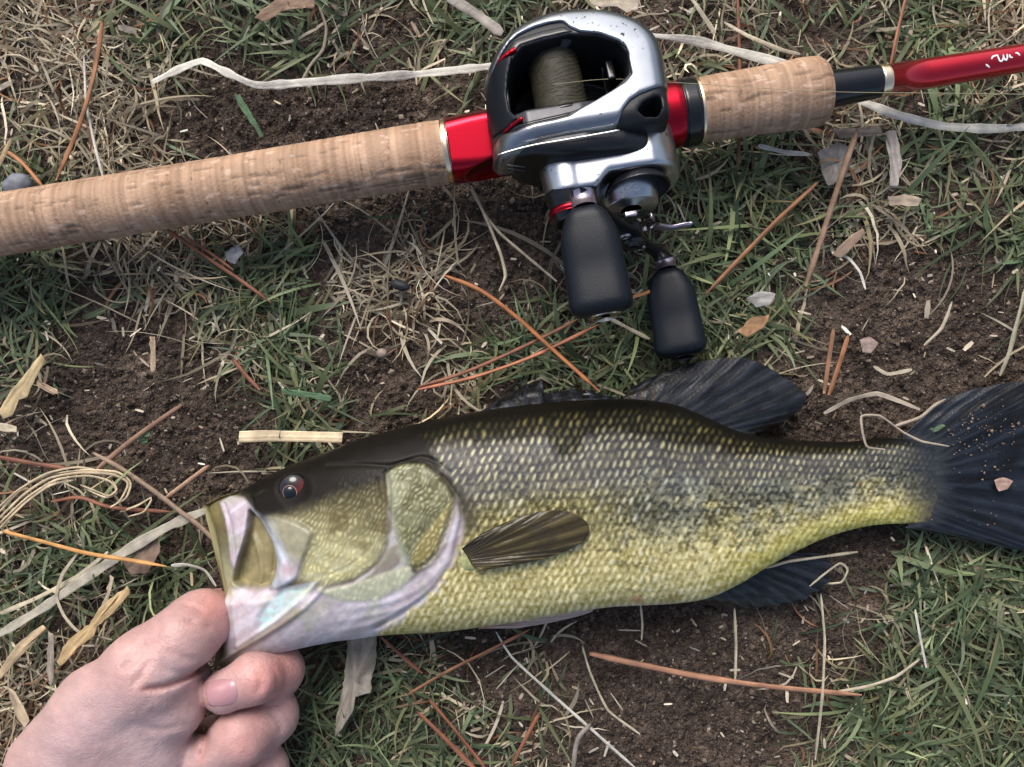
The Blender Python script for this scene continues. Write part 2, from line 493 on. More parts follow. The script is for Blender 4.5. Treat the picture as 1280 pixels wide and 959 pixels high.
# ------------------------------------------------------------------ grass (uncountable: one mesh per kind)
def blades(name, x, y, L, W, ang, lift, bend, curl, col, tipcol, seg=6, zoff=0.0):
    n = len(x)
    t = np.linspace(0, 1, seg)[None]
    A = ang[:, None] + curl[:, None] * t                       # heading turns along the blade
    el = np.clip(lift[:, None] - bend[:, None] * t, -0.75, 1.4)  # elevation falls along the blade
    ds = L[:, None] / (seg - 1)
    dx = np.cos(A) * np.cos(el) * ds; dy = np.sin(A) * np.cos(el) * ds; dz = np.sin(el) * ds
    X = x[:, None] + np.concatenate([np.zeros((n, 1)), np.cumsum(dx[:, :-1], 1)], 1)
    Y = y[:, None] + np.concatenate([np.zeros((n, 1)), np.cumsum(dy[:, :-1], 1)], 1)
    Z = ground_z(x, y)[:, None] - 0.001 + zoff + np.concatenate([np.zeros((n, 1)), np.cumsum(dz[:, :-1], 1)], 1)
    lay = (0.0006 + 0.0042 * RNG.random(n))[:, None]
    Z = np.maximum(Z, ground_z(X, Y) + lay * np.minimum(1, t * 4))
    w = W[:, None] * np.where(t < 0.12, 0.75 + 2 * t, 1) * np.clip(1.06 - t ** 3, 0.06, 1) * 0.5
    tw = (RNG.normal(0, 0.45, n)[:, None] + RNG.normal(0, 0.8, n)[:, None] * t)   # roll about its length
    sx, sy, sz = -np.sin(A) * np.cos(tw) * w, np.cos(A) * np.cos(tw) * w, np.sin(tw) * w
    V = np.stack([np.stack([X - sx, Y - sy, Z - sz], -1), np.stack([X + sx, Y + sy, Z + sz], -1)], 2)
    V = V.reshape(n, seg * 2, 3)
    k = np.arange(seg - 1)
    f = np.stack([2 * k, 2 * k + 1, 2 * k + 3, 2 * k + 2], 1)
    F = (f[None] + (2 * seg) * np.arange(n)[:, None, None]).reshape(-1, 4)
    tt = (t ** 1.6)[..., None]
    C = col[:, None] * (1 - tt) + tipcol[:, None] * tt
    C = np.repeat(C, 2, 1)
    return make_mesh(name, V.reshape(-1, 3), F, C.reshape(-1, 3))

def roots(n, tab, tuft_frac, tuft_r, per=16):
    """root positions: part in tufts, part loose, following the density map; thins outside the view"""
    m = int(n * 8.3)
    x = RNG.uniform(-0.60, 0.60, m); y = RNG.uniform(-0.50, 0.50, m)
    nt = int(m * tuft_frac / per)
    tx = RNG.uniform(-0.60, 0.60, nt); ty = RNG.uniform(-0.50, 0.50, nt)
    k = nt * per
    id_ = np.repeat(np.arange(nt), per)
    rr = tuft_r * np.sqrt(RNG.random(k)); th = RNG.uniform(0, 6.283, k)
    x[:k] = tx[id_] + rr * np.cos(th); y[:k] = ty[id_] + rr * np.sin(th)
    ang = RNG.uniform(0, 6.283, m); ang[:k] = th + RNG.normal(0, 0.5, k)
    px = 640 + x * FPX / CAMH; py = 479.5 - y * FPX / CAMH
    d = zone(tab, px, py)
    patch = fbm(px / 26, py / 26, 2, 5)
    d = d * sstep(0.40, 0.72, patch + 0.28 * d)
    out = np.maximum(np.abs(x) / 0.25, np.abs(y) / 0.19)
    d = np.where(out > 1.05, 0.40 * np.maximum(d, 0.5 * (0.3 + patch)), d) * np.clip((2.55 - out) / 0.5, 0, 1)
    keep = RNG.random(m) < d
    keep &= (poly_sd(px, py, FISH_POLY) > -7) & (poly_sd(px, py, HAND_POLY) > 4)
    i = np.flatnonzero(keep); RNG.shuffle(i); i = i[:n]
    return x[i], y[i], ang[i]

x, y, a = roots(30000, T_GREEN, 0.62, 0.010)
n = len(x)
hue = RNG.random((n, 1)); br = np.exp(RNG.normal(0, 0.35, (n, 1)))
gcol = (np.array([0.058, 0.090, 0.046]) * (1 - hue) + np.array([0.135, 0.155, 0.075]) * hue) * br
yel = (RNG.random((n, 1)) < 0.16)
gtip = np.where(yel, np.array([0.30, 0.25, 0.12]), gcol * 1.25 + 0.012)
gm = blades('grass', x, y, np.clip(RNG.normal(0.0195, 0.0075, n), 0.006, 0.042), np.clip(RNG.normal(0.00112, 0.00040, n), 0.0005, 0.0025), a,
            np.clip(RNG.normal(0.42, 0.30, n), 0.0, 1.1), RNG.normal(0.75, 0.4, n), RNG.normal(0, 0.55, n), gcol, gtip, 6)
tag(link('grass', gm, M['grass']), 'short dark green grass blades growing in patches', 'grass', None, 'stuff')
x, y, a = roots(33000, T_DRY, 0.35, 0.012)
n = len(x)
hue = RNG.random((n, 1)); br = np.exp(RNG.normal(-0.1, 0.42, (n, 1)))
dcol = (np.array([0.28, 0.23, 0.14]) * (1 - hue) + np.array([0.43, 0.375, 0.275]) * hue) * br
dcol = np.where(RNG.random((n, 1)) < 0.12, np.array([0.20, 0.10, 0.05]) * br, dcol)
dm = blades('dry_grass', x, y, np.clip(RNG.normal(0.0185, 0.0085, n), 0.004, 0.046), np.clip(RNG.normal(0.00086, 0.00036, n), 0.0003, 0.0023), a,
            np.clip(RNG.normal(0.18, 0.22, n), -0.1, 0.9), RNG.normal(0.45, 0.4, n), RNG.normal(0, 1.3, n), dcol, dcol * 1.1, 6)
tag(link('dry_grass', dm, M['grass']), 'bleached curly dead grass matted over the soil', 'dry grass', None, 'stuff')

# longer coarse blades and long dead stems that break up the turf
x, y, a = roots(1900, T_GREEN, 0.5, 0.006, 6)
n = len(x)
hue = RNG.random((n, 1)); br = np.exp(RNG.normal(0.12, 0.3, (n, 1)))
lc = (np.array([0.060, 0.094, 0.048]) * (1 - hue) + np.array([0.135, 0.155, 0.072]) * hue) * br
lm = blades('coarse_grass', x, y, np.clip(RNG.normal(0.034, 0.010, n), 0.015, 0.062), np.clip(RNG.normal(0.0019, 0.0005, n), 0.001, 0.0032), a,
            np.clip(RNG.normal(0.40, 0.25, n), 0.0, 1.0), RNG.normal(0.8, 0.35, n), RNG.normal(0, 0.5, n), lc, lc * 1.2, 9)
tag(link('coarse_grass', lm, M['grass']), 'longer coarse green blades among the short turf', 'grass', None, 'stuff')
x, y, a = roots(2100, np.maximum(T_DRY, 0.2), 0.2, 0.01, 6)
n = len(x)
hue = RNG.random((n, 1)); br = np.exp(RNG.normal(0.0, 0.35, (n, 1)))
lc = (np.array([0.28, 0.22, 0.14]) * (1 - hue) + np.array([0.42, 0.37, 0.29]) * hue) * br
lm = blades('dead_stems', x, y, np.clip(RNG.normal(0.032, 0.012, n), 0.012, 0.07), np.clip(RNG.normal(0.0010, 0.0004, n), 0.0004, 0.0024), a,
            np.clip(RNG.normal(0.2, 0.18, n), 0.0, 0.7), RNG.normal(0.45, 0.3, n), RNG.normal(0, 0.8, n), lc, lc * 1.1, 10, 0.001)
tag(link('dead_stems', lm, M['grass']), 'long bleached dead stems tangled in the turf', 'dry grass', None, 'stuff')

# ------------------------------------------------------------------ fishing rod
ZC = 0.024
ANG = math.atan(0.163)
U = np.array([math.cos(ANG), math.sin(ANG), 0.0]); V0 = np.array([-math.sin(ANG), math.cos(ANG), 0.0]); W0 = np.array([0, 0, 1.0])
RHO = math.radians(15)
W = math.cos(RHO) * W0 + math.sin(RHO) * V0
V = math.cos(RHO) * V0 - math.sin(RHO) * W0
O = P(735, 281 - 0.163 * 735, ZC)
def rod_u(px):
    """distance along the rod axis of the point of the axis seen at column px"""
    d = P(px, 281 - 0.163 * px, ZC) - O
    return float(d @ U)
def rodpt(u):
    return O + U * u
rod = empty('fishing_rod', rodpt(0) - np.array([0, 0, 0.012]))
tag(rod, 'red baitcasting rod with a cork handle lying across the grass', 'fishing rod')
BASE = np.array(rod.location)
def lathe(name, us, rs, mat, sides=64, parent=rod, cols=None, base=BASE, disp=None, smooth=True):
    us = np.asarray(us, float); rs = np.asarray(rs, float); n = len(us)
    a = np.linspace(0, 2 * np.pi, sides, endpoint=False)
    R = rs[:, None] + (0 if disp is None else disp(us[:, None], a[None]))
    R = np.broadcast_to(R, (n, sides))
    Vt = rodpt(0) + us[:, None, None] * U + (R * np.cos(a))[..., None] * V0 + (R * np.sin(a))[..., None] * W0 - base
    f = grid_faces(n, sides, True)
    caps = np.array([np.arange(sides)[::-1], (n - 1) * sides + np.arange(sides)])
    C = None
    if cols is not None:
        C = cols(us[:, None] + 0 * a, a[None] + 0 * us[:, None]).reshape(-1, 3)
    return link(name, make_mesh(name, Vt.reshape(-1, 3), [f, caps], C, smooth), mat, parent)
def prof(pairs, n):
    """smooth radius profile from (u, r) pairs"""
    p = np.array(pairs); u = np.linspace(p[0, 0], p[-1, 0], n)
    return u, np.interp(u, p[:, 0], p[:, 1])

def cork_disp(u, a):
    s = 1000 * u
    ring = 0.10 * (vnoise(s * 0.55, a * 0 + 3, 1) - 0.5) + 0.10 * (vnoise(s * 1.3, a * 0, 2) - 0.5)
    seam = -0.10 * np.exp(-((((s + 400) % 12.5) - 6.2) / 0.28) ** 2)
    pit = sstep(0.67, 0.75, fbm(s * 0.11, a * 15, 2, 3)) * sstep(0.35, 0.6, vnoise(s * 0.04, a * 2, 6))
    pit2 = sstep(0.78, 0.86, fbm(s * 0.9 + 40, a * 5.0, 3, 5)) * 0.5
    return 0.001 * (ring + seam - 0.42 * pit - 0.4 * pit2 + 0.06 * (vnoise(s * 2.5, a * 25, 4) - 0.5))
def cork_cols(u, a):
    s = 1000 * u
    ringn = vnoise(s * 0.55, a * 0 + 3, 1)[..., None]
    ring2 = vnoise(s * 1.3, a * 0, 2)[..., None]
    blot = fbm(s * 0.06, a * 1.6, 3, 6)[..., None]
    pit = (sstep(0.66, 0.74, fbm(s * 0.11, a * 15, 2, 3)) * sstep(0.35, 0.6, vnoise(s * 0.04, a * 2, 6)))[..., None]
    pit2 = sstep(0.77, 0.86, fbm(s * 0.9 + 40, a * 5.0, 3, 5))[..., None]
    fill = sstep(0.72, 0.78, fbm(s * 0.22 + 90, a * 9, 2, 7))[..., None]
    c = np.array([0.275, 0.168, 0.105]) * (1 - ringn) + np.array([0.40, 0.26, 0.172]) * ringn
    c = c * (0.84 + 0.32 * ring2) * (0.78 + 0.44 * blot)
    c = c * (1 - 0.5 * fill) + 0.5 * fill * np.array([0.56, 0.42, 0.33])
    c = c * (1 - 0.42 * pit) * (1 - 0.5 * pit2)
    return c
# rear grip, from the butt (outside the frame) to the seat
ug = rod_u(556)
ub = rod_u(-150)
us = np.linspace(ub, ug, 640)
rs = np.interp(us, [ub, ub + 0.004, ub + 0.02, rod_u(0), rod_u(300), ug - 0.006, ug], [0.0105, 0.0138, 0.0142, 0.0125, 0.0124, 0.0130, 0.0127])
lathe('rear_grip', us, rs, M['cork'], 92, cols=cork_cols, disp=cork_disp)
u_, r_ = prof([(ub - 0.010, 0.006), (ub - 0.009, 0.011), (ub - 0.002, 0.0136), (ub + 0.0004, 0.0132)], 20)
lathe('butt_cap', u_, r_, M['black'], 48)
u_, r_ = prof([(ug - 0.0002, 0.0128), (ug + 0.0002, 0.01345), (ug + 0.0018, 0.01345), (ug + 0.0022, 0.0128)], 12)
lathe('grip_ring', u_, r_, M['gold'], 72)
# red seat hood with a scalloped flank (cut by a large cylinder)
def seat_hood():
    L0, L1 = ug + 0.0018, rod_u(640)
    h = 0.00042
    X, Y, Z = sdf_grid((L0 - 0.003, -0.017, -0.017), (L1 + 0.003, 0.017, 0.017), h)
    R = np.interp(X, [L0, L0 + 0.01, L1], [0.0131, 0.0137, 0.0142])
    d = np.hypot(Y, Z) - R
    d = smax(d, Z - 0.0105, 0.0012)                          # flat on the top
    # scallop on the flank towards the handle: a slanted scoop
    cx, cy, cz = L1 + 0.004, -0.0330, 0.0075
    scoop = np.sqrt(((X - cx) * 0.62) ** 2 + (Y - cy) ** 2 + (Z - cz) ** 2) - 0.0262
    d = smax(d, -scoop, 0.0006)
    d = np.maximum(d, np.maximum(L0 - X, X - L1))
    Vt, Q = surface_nets(d, (L0 - 0.003, -0.017, -0.017), h)
    Vt = laplace(Vt, Q, 2, 0.4)
    Wd = rodpt(0) + Vt[:, :1] * U + Vt[:, 1:2] * V0 + Vt[:, 2:] * W0 - BASE
    return make_mesh('seat_hood', Wd, Q)
link('seat_hood', seat_hood(), M['red'], rod)
# seat tube below the reel, front hood, ring and fore grip
lathe('reel_seat', *prof([(rod_u(636), 0.0115), (rod_u(850), 0.0115)], 8), M['black'], 64)
uf = rod_u(852)
lathe('front_hood', *prof([(rod_u(812), 0.0125), (rod_u(818), 0.0136), (uf - 0.003, 0.0134), (uf - 0.0005, 0.0128)], 24), M['red'], 72)
ur = rod_u(873)
lathe('lock_nut', *prof([(uf - 0.001, 0.0131), (uf, 0.0137), (ur - 0.0022, 0.0137), (ur - 0.0016, 0.0133)], 16), M['black_gloss'], 72)
lathe('nut_ring', *prof([(ur - 0.0018, 0.0131), (ur - 0.0013, 0.01395), (ur - 0.0003, 0.01395), (ur, 0.0131)], 12), M['gold'], 72)
ue = rod_u(1031)
us = np.linspace(ur, ue, 210)
rs = np.interp(us, [ur, ur + 0.004, rod_u(950), rod_u(1005), rod_u(1022), rod_u(1029), ue], [0.0129, 0.0131, 0.0133, 0.0141, 0.0138, 0.0122, 0.0088])
lathe('fore_grip', us, rs, M['cork'], 112, cols=lambda u, a: cork_cols(u + 0.3, a), disp=lambda u, a: cork_disp(u + 0.3, a) * 0.8)
uw = rod_u(1098)
lathe('winding_check', *prof([(ue - 0.002, 0.0078), (ue + 0.0004, 0.0076), (uw, 0.0066), (uw + 0.0003, 0.0062)], 20), M['black_gloss'], 64)
lathe('trim_band', *prof([(uw - 0.0003, 0.0064), (uw + 0.0002, 0.0067), (uw + 0.0032, 0.00655), (uw + 0.0036, 0.0062)], 12), M['gold'], 64)
lathe('blank', *prof([(uw + 0.003, 0.0063), (rod_u(1280), 0.0056), (rod_u(1280) + 0.9, 0.0021)], 60), M['red_blank'], 48)
# white script on the blank, cut by the right edge of the picture
def on_blank(px, py, lift=0.00012):
    """point on the top of the blank seen at a pixel"""
    C0 = np.array([0, 0, CAMH]); d = P(px, py, 0.0) - C0; d /= np.linalg.norm(d)
    A = rodpt(0)
    t = (ZC + 0.004 - CAMH) / d[2]
    for _ in range(30):
        p = C0 + d * t; u = (p - A) @ U
        q = p - A - U * u
        R = np.interp(u, [uw, rod_u(1280), rod_u(1280) + 0.9], [0.0063, 0.0056, 0.0021]) + lift
        t += (np.linalg.norm(q) - R) * 0.7
    return C0 + d * t
script = [[(1239.5,74),(1241,71),(1245,69.5),(1248,69)], [(1247,68.5),(1248,72),(1250,76.5),(1253,76),(1254,71)], [(1254,67.5),(1255,73),(1258,75.5),(1260,69.5)],
          [(1259,67.5),(1259.5,74)], [(1262,68),(1263,71.5),(1266,72)], [(1269,66.5),(1272,66.5),(1275,69.5)], [(1232,80.5),(1237,84.5)]]
for st in script:
    pts = spline(st, 9)
    w3 = np.array([on_blank(*p) for p in pts])
    r = 0.00034 * np.array([0.5, .9, 1, 1.15, 1.2, 1.1, 1, .8, .5])
    nrm = w3.mean(0) - rodpt(0); nrm -= U * (nrm @ U); nrm /= np.linalg.norm(nrm)
    link('lettering', tube_mesh('lettering', w3 - BASE, r, r * 0.25, 6, up=nrm), M['print'], rod)

# ------------------------------------------------------------------ baitcasting reel (local axes: U along the rod, V away from the handle, W up)
reel = empty('baitcasting_reel', O + W * 0.012)
tag(reel, 'silver and black low profile baitcasting reel clamped on the cork rod', 'fishing reel')
RB = np.array(reel.location)
CAMP = np.array([0, 0, CAMH])
def hit(px, py, axis, val):
    """reel-local point where the sight line of a pixel meets the plane axis = val"""
    d = P(px, py, 0.0) - CAMP
    n = dict(u=U, v=V, w=W)[axis]
    t = (val - (CAMP - O) @ n) / (d @ n)
    p = CAMP + t * d - O
    return np.array([p @ U, p @ V, p @ W])
def uvw(p):
    p = np.asarray(p, float)
    return O + p[..., 0:1] * U + p[..., 1:2] * V + p[..., 2:3] * W - RB
def trace(pts, w):
    return np.array([hit(x, y, 'w', w)[:2] for x, y in pts])
def solid(name, fn, lo, hi, h, mat, smooth_it=2, blur=0, parent=reel):
    X, Y, Z = sdf_grid(lo, hi, h)
    F = fn(X, Y, Z)
    if blur: F = blur3(F, blur)
    Vt, Q = surface_nets(F, lo, h)
    Vt = laplace(Vt, Q, smooth_it, 0.45)
    return link(name, make_mesh(name, uvw(Vt), Q), mat, parent)
def pipe(name, pts, r, mat, rb=None, sides=10, up=None, parent=reel):
    return link(name, tube_mesh(name, uvw(pts), r, rb, sides, up=W if up is None else up), mat, parent)
def vlathe(name, u, w, vs, rs, mat, sides=56, parent=reel, disp=None):
    """solid of revolution about a V-parallel axis"""
    vs = np.asarray(vs, float); rs = np.asarray(rs, float); n = len(vs)
    a = np.linspace(0, 2 * np.pi, sides, endpoint=False)
    R = rs[:, None] * np.ones(sides) if disp is None else rs[:, None] + disp(vs[:, None], a[None])
    p = np.stack([u + R * np.cos(a), vs[:, None] + 0 * a, w + R * np.sin(a)], -1)
    f = grid_faces(n, sides, True)
    caps = np.array([np.arange(sides)[::-1], (n - 1) * sides + np.arange(sides)])
    return link(name, make_mesh(name, uvw(p.reshape(-1, 3)), [f[:, ::-1], caps[:, ::-1]]), mat, parent)

WT = 0.036
OUT = spline([(604,120),(603,92),(608,74),(622,57),(642,38),(668,22),(702,12),(742,11),(777,18),(802,29),(819,45),(828,66),(832,90),(836,118),(838,142),(822,151),(790,160),(760,166),(700,176),(655,186),(622,193),(612,182),(608,152),(604,120)], 72)[:-1]
OPEN = [(640,73),(652,58),(678,49),(712,41),(748,44),(774,53),(784,66),(786,91),(766,112),(742,127),(716,138),(690,144),(660,151),(646,150),(638,132),(634,98)]
SILV = [(592,90),(600,64),(618,44),(640,26),(664,10),(702,0),(742,-2),(782,6),(810,18),(830,38),(842,66),(843,90),(836,103),(816,111),(800,118),(788,126),(779,138),(772,156),(740,162),(700,169),(660,178),(636,187),(616,194),(611,178),(614,160),(628,157),(645,161),(666,157),(690,152),(711,147),(724,138),(744,127),(764,115),(781,104),(789,94),(786,78),(782,59),(770,51),(750,43),(724,40),(711,33),(703,25),(688,27),(668,33),(648,43),(636,52),(626,64),(614,80)]
THUMB = [(603,100),(607,82),(622,71),(641,69),(635,92),(633,115),(637,134),(648,147),(630,155),(613,151),(605,130)]
out2 = trace(OUT, 0.0315); open2 = trace(OPEN, WT); silv2 = trace(SILV, WT); thumb2 = trace(THUMB, WT)
lo = (-0.048, -0.034, 0.002); hi = (0.038, 0.042, 0.042)
HV = 0.00055
# tabulate 2D distances once, then extrude
_ax = [np.arange(lo[k], hi[k] + HV, HV) for k in range(3)]
GU, GV = np.meshgrid(_ax[0], _ax[1], indexing='ij')
d_out = poly_sd(GU, GV, out2); d_open = poly_sd(GU, GV, open2); d_silv = poly_sd(GU, GV, silv2); d_thumb = poly_sd(GU, GV, thumb2)
# cover height: crowned, falling in a fillet at the rim
din = np.clip(-d_out, 0, 0.006)
fil = 0.006 - np.sqrt(np.maximum(0.006 ** 2 - (0.006 - din) ** 2, 0))
top = 0.0375 - fil - 0.9 * np.maximum(0, -GU - 0.024) ** 2 / 0.02 - 4.0 * np.maximum(0, GV - 0.006) ** 2 - 2.5 * np.maximum(0, GU - 0.004) ** 2
def extr(d2, tp, bot):
    Z = _ax[2][None, None]
    return np.maximum(np.maximum(d2[..., None], Z - tp[..., None]), bot - Z)
def solid_f(name, F, mat, blur=1, it=2):
    F = blur3(F, blur)
    Vt, Q = surface_nets(F, lo, HV)
    Vt = laplace(Vt, Q, it, 0.4)
    return link(name, make_mesh(name, uvw(Vt), Q), mat, reel)
Zc = _ax[2][None, None]
# black frame with the spool well
hole = np.maximum(d_open[..., None], 0.006 - Zc)
taper = np.maximum(d_out[..., None] + 0.35 * np.maximum(0, 0.020 - Zc), 0.004 - Zc)
frameF = np.maximum(np.maximum(taper, Zc - (top - 0.0013)[..., None]), -hole)
# window at the front corner between the Y-bar and the nose
win2 = trace([(797,136),(804,126),(818,118),(826,117),(829,130),(824,138),(806,141)], WT)
frameF = np.maximum(frameF, -np.maximum(poly_sd(GU, GV, win2)[..., None], 0.018 - Zc))
frame = solid_f('frame', frameF, M['black'])
# silver cover
sF = extr(np.maximum(d_silv, d_out - 0.0004), top, 0.016)
sF = np.maximum(sF, -(d_open[..., None] - 0.0002))
wide = sstep(0.0, 0.006, -d_out)
solid_f('cover', sF, M['silver'])
# raised inner lip of the black frame along the upper left of the opening
lip = np.maximum(d_open - 0.0042, -(d_open - 0.0005))
lip = np.maximum(lip, d_silv * -1 + 0.0004)
lip = np.maximum(lip, -d_thumb + 0.0003)
solid_f('frame_lip', extr(np.maximum(lip, d_out), top - 0.0009, 0.02), M['black_gloss'])
# thumb bar
solid_f('thumb_bar', extr(np.maximum(d_thumb, d_out + 0.0002), top + 0.0002, 0.018), M['rubber'])
for acc in ([(617,74),(627,66),(645,60),(646,65),(633,70),(620,75)], [(626,156),(640,150),(653,147),(656,150),(642,154),(630,158)]):
    a2 = trace(acc, WT)
    solid_f('accent', extr(poly_sd(GU, GV, a2), top + 0.0004, 0.028), M['red'], 0, 1)

# spool and line
SU, SWH = hit(697, 100, 'w', 0.024)[0], 0.0195
sv0, sv1 = hit(697, 146, 'w', 0.028)[1], hit(697, 58, 'w', 0.028)[1]
spool = vlathe('spool', SU, SWH, [sv0 - 0.001, sv0, sv0 + 0.0012, sv0 + 0.0013, sv1 - 0.0013, sv1 - 0.0012, sv1, sv1 + 0.001],
               [0.0128, 0.0142, 0.0142, 0.008, 0.008, 0.0142, 0.0142, 0.0128], M['black_gloss'], 72)
vv = np.linspace(sv0 + 0.0013, sv1 - 0.0013, 300); aa = np.linspace(0, 2 * np.pi, 110, endpoint=False)
VV, AA = np.meshgrid(vv, aa, indexing='ij')
wrap = VV * 1000 / 0.42 + 1.6 * np.sin(AA * 2 + VV * 500) + 2.2 * fbm(VV * 300, AA * 1.5, 2, 3)
lay = np.abs(((wrap % 1) - 0.5) * 2)
cross = np.abs((((VV * 1000 / 1.9 + AA * 2.4 + 3 * vnoise(VV * 120, AA, 2)) % 1) - 0.5) * 2)
RR = 0.0100 + 0.00013 * (1 - lay ** 2) + 0.00022 * sstep(0.75, 1, cross) + 0.0006 * (fbm(VV * 200, AA * 1.2, 2, 6) - 0.5)
cc = (np.array([0.030, 0.027, 0.016])[None, None] * (0.55 + 0.9 * fbm(wrap * 0.9, AA * 6, 2, 1)[..., None])) * (0.6 + 0.6 * (1 - lay[..., None] ** 2)) + sstep(0.75, 1, cross)[..., None] * np.array([0.02, 0.018, 0.011])
pts = np.stack([SU + RR * np.cos(AA), VV, SWH + RR * np.sin(AA)], -1)
lw = link('wound_line', make_mesh('wound_line', uvw(pts.reshape(-1, 3)), grid_faces(300, 110, True)[:, ::-1], cc.reshape(-1, 3)), M['line'], spool)
# bright rim of the palm side bearing above the spool
ring_a = np.linspace(math.radians(35), math.radians(150), 30)
pipe('spool_rim', np.stack([SU + 0.0146 * np.cos(ring_a), np.full(30, sv1 + 0.0006), SWH + 0.0146 * np.sin(ring_a)], 1), 0.00035, M['chrome'])
# line guide at the front of the well
gu = hit(762, 95, 'w', 0.022)
solid('line_guide', lambda X, Y, Z: np.maximum(np.maximum(np.abs(X - gu[0]) - 0.0016, np.abs(Y - gu[1]) - 0.0045), np.abs(Z - 0.02) - 0.0065) * 1.0,
      (gu[0] - 0.004, gu[1] - 0.007, 0.011), (gu[0] + 0.004, gu[1] + 0.007, 0.029), 0.0005, M['black_gloss'], 3)
pipe('guide_bar', [(gu[0] - 0.001, sv0 + 0.001, 0.017), (gu[0] - 0.001, sv1 - 0.001, 0.017)], 0.0013, M['gunmetal'])

# handle side plate: dark, profile in U-W extruded along V
def sideplate(X, Y, Z):
    prof = poly_sd(X[:, 0, :], Z[:, 0, :], [(-0.0375, 0.024), (-0.0345, 0.030), (-0.026, 0.0335), (-0.006, 0.0335), (0.008, 0.031), (0.016, 0.026), (0.027, 0.015), (0.030, 0.004),
                                            (0.024, -0.008), (0.004, -0.012), (-0.016, -0.002), (-0.033, 0.006), (-0.0375, 0.016)])[:, None, :]
    bulge = -0.0235 - 0.0045 * sstep(-0.04, -0.01, X)
    d = smax(prof, bulge - Y, 0.006)
    return smax(d, Y - (-0.008), 0.001)
solid('side_plate', sideplate, (-0.042, -0.034, -0.016), (0.034, -0.004, 0.038), 0.00055, M['gunmetal'], 2)
tl = np.array([hit(x, y, 'w', 0.0345) for x, y in [(622,194),(645,187),(670,181),(700,176),(735,170),(774,163)]])
pipe('trim_line', spline(tl, 24), 0.0004, M['chrome'])

# gear housing: silver shoulder that bridges the spool cap and the drive shaft
SHU, SHW = 0.0075, 0.0045
CAPU, CAPW = -0.0155, 0.0165
def housing(X, Y, Z):
    ax, az, bx, bz = CAPU + 0.001, CAPW, SHU + 0.005, SHW + 0.003
    ex, ez = bx - ax, bz - az
    t = np.clip(((X - ax) * ex + (Z - az) * ez) / (ex * ex + ez * ez), 0, 1)
    prof = np.hypot(X - ax - ex * t, Z - az - ez * t) - (0.0098 + 0.0082 * t)
    face = -0.0385 + 0.0055 * sstep(-0.006, 0.002, X)            # cap side stands further out
    d = smax(prof + 0.10 * np.maximum(0, -0.027 - Y), face - Y, 0.0022)
    # concave sweep cut into the outer face on the drive side
    scoop = np.sqrt((X - 0.012) ** 2 + ((Y + 0.0415) * 1.0) ** 2 + (Z - 0.0115) ** 2) - 0.0128
    d = smax(d, -scoop, 0.0012)
    return smax(d, Y + 0.012, 0.001)
solid('gear_housing', housing, (-0.03, -0.043, -0.02), (0.036, -0.010, 0.032), 0.0005, M['housing'], 2)
inl = lambda X, Y, Z: np.maximum(np.abs(np.sqrt((X - 0.012) ** 2 + (Y + 0.0415) ** 2 + (Z - 0.0115) ** 2) - 0.0131) - 0.0006,
                                 np.maximum(np.hypot(X - 0.0125, Z - 0.008) - 0.0165, -0.0372 - Y))
solid('housing_inlay', inl, (-0.01, -0.040, -0.012), (0.032, -0.024, 0.03), 0.0004, M['gunmetal'], 2)
# drive boss below it
vlathe('drive_boss', SHU + 0.002, SHW, [-0.028, -0.0325, -0.0345, -0.0400, -0.0406, -0.0408], [0.0135, 0.0130, 0.0120, 0.0108, 0.0102, 0.004], M['housing'], 64)
# maker's mark on the boss: small pale loops
for cx in (-0.0016, 0.0014):
    a = np.linspace(0, 2 * np.pi, 17)
    pp = np.stack([SHU + 0.002 + cx + 0.0012 * np.cos(a), -0.0374 + 0.0010 * np.sin(a), np.full(17, 0.0)], 1)
    Rb = np.interp(pp[:, 1], [-0.0400, -0.0345], [0.0108, 0.0120]) + 0.00005
    pp[:, 2] = SHW + np.sqrt(Rb ** 2 - (pp[:, 0] - SHU - 0.002) ** 2)
    pipe('maker_mark', pp, 0.00022, M['print'])
# spool tension cap with a red ring
vlathe('tension_cap', CAPU, CAPW, [-0.036, -0.0385, -0.039, -0.0425, -0.0430], [0.0082, 0.0082, 0.0076, 0.0076, 0.0068], M['gunmetal'], 60)
vlathe('cap_ring', CAPU, CAPW, [-0.0430, -0.0433, -0.0452, -0.0455], [0.0074, 0.0083, 0.0083, 0.0075], M['red'], 60)
vlathe('cap_face', CAPU, CAPW, [-0.0454, -0.0474, -0.0480], [0.0074, 0.0072, 0.0058], M['black_gloss'], 60)

# star drag
def star(X, Y, Z):
    dx, dz = X - SHU, Z - SHW
    r = np.hypot(dx, dz); a = np.arctan2(dz, dx)
    petal = np.cos(5 * (a - 0.35))
    R = 0.0085 + 0.0090 * np.clip(petal, 0, 1) ** 1.6
    bend = -0.0470 + 0.10 * np.maximum(0, r - 0.008)
    d = np.maximum((r - R) * 0.6, np.abs(Y - bend) - 0.0011)
    hub = np.maximum(r - 0.0075, np.abs(Y + 0.0462) - 0.0026)
    slot = np.maximum(np.abs(r - 0.0088) - 0.0012, 0.3 - petal * 1.0)
    return np.maximum(np.minimum(d, hub), -np.where(petal > 0.3, 0.0007 - np.abs(r - 0.0093), -1))
solid('star_drag', star, (SHU - 0.021, -0.0505, SHW - 0.021), (SHU + 0.021, -0.042, SHW + 0.021), 0.00042, M['mauve'], 2)
# lever tip of the star that points to the rod tip
lv = np.array([hit(x, y, 'v', -0.0460) for x, y in [(818,282),(835,285),(850,283),(866,279)]])
pipe('star_lever', spline(lv, 14), np.array([2.2,2.2,2.2,2.2,2.2,2.2,2.2,2.2,2.3,2.4,2.4,2.2,1.6,.7]) * 0.001, M['mauve'], rb=0.0009, sides=14, up=-V)
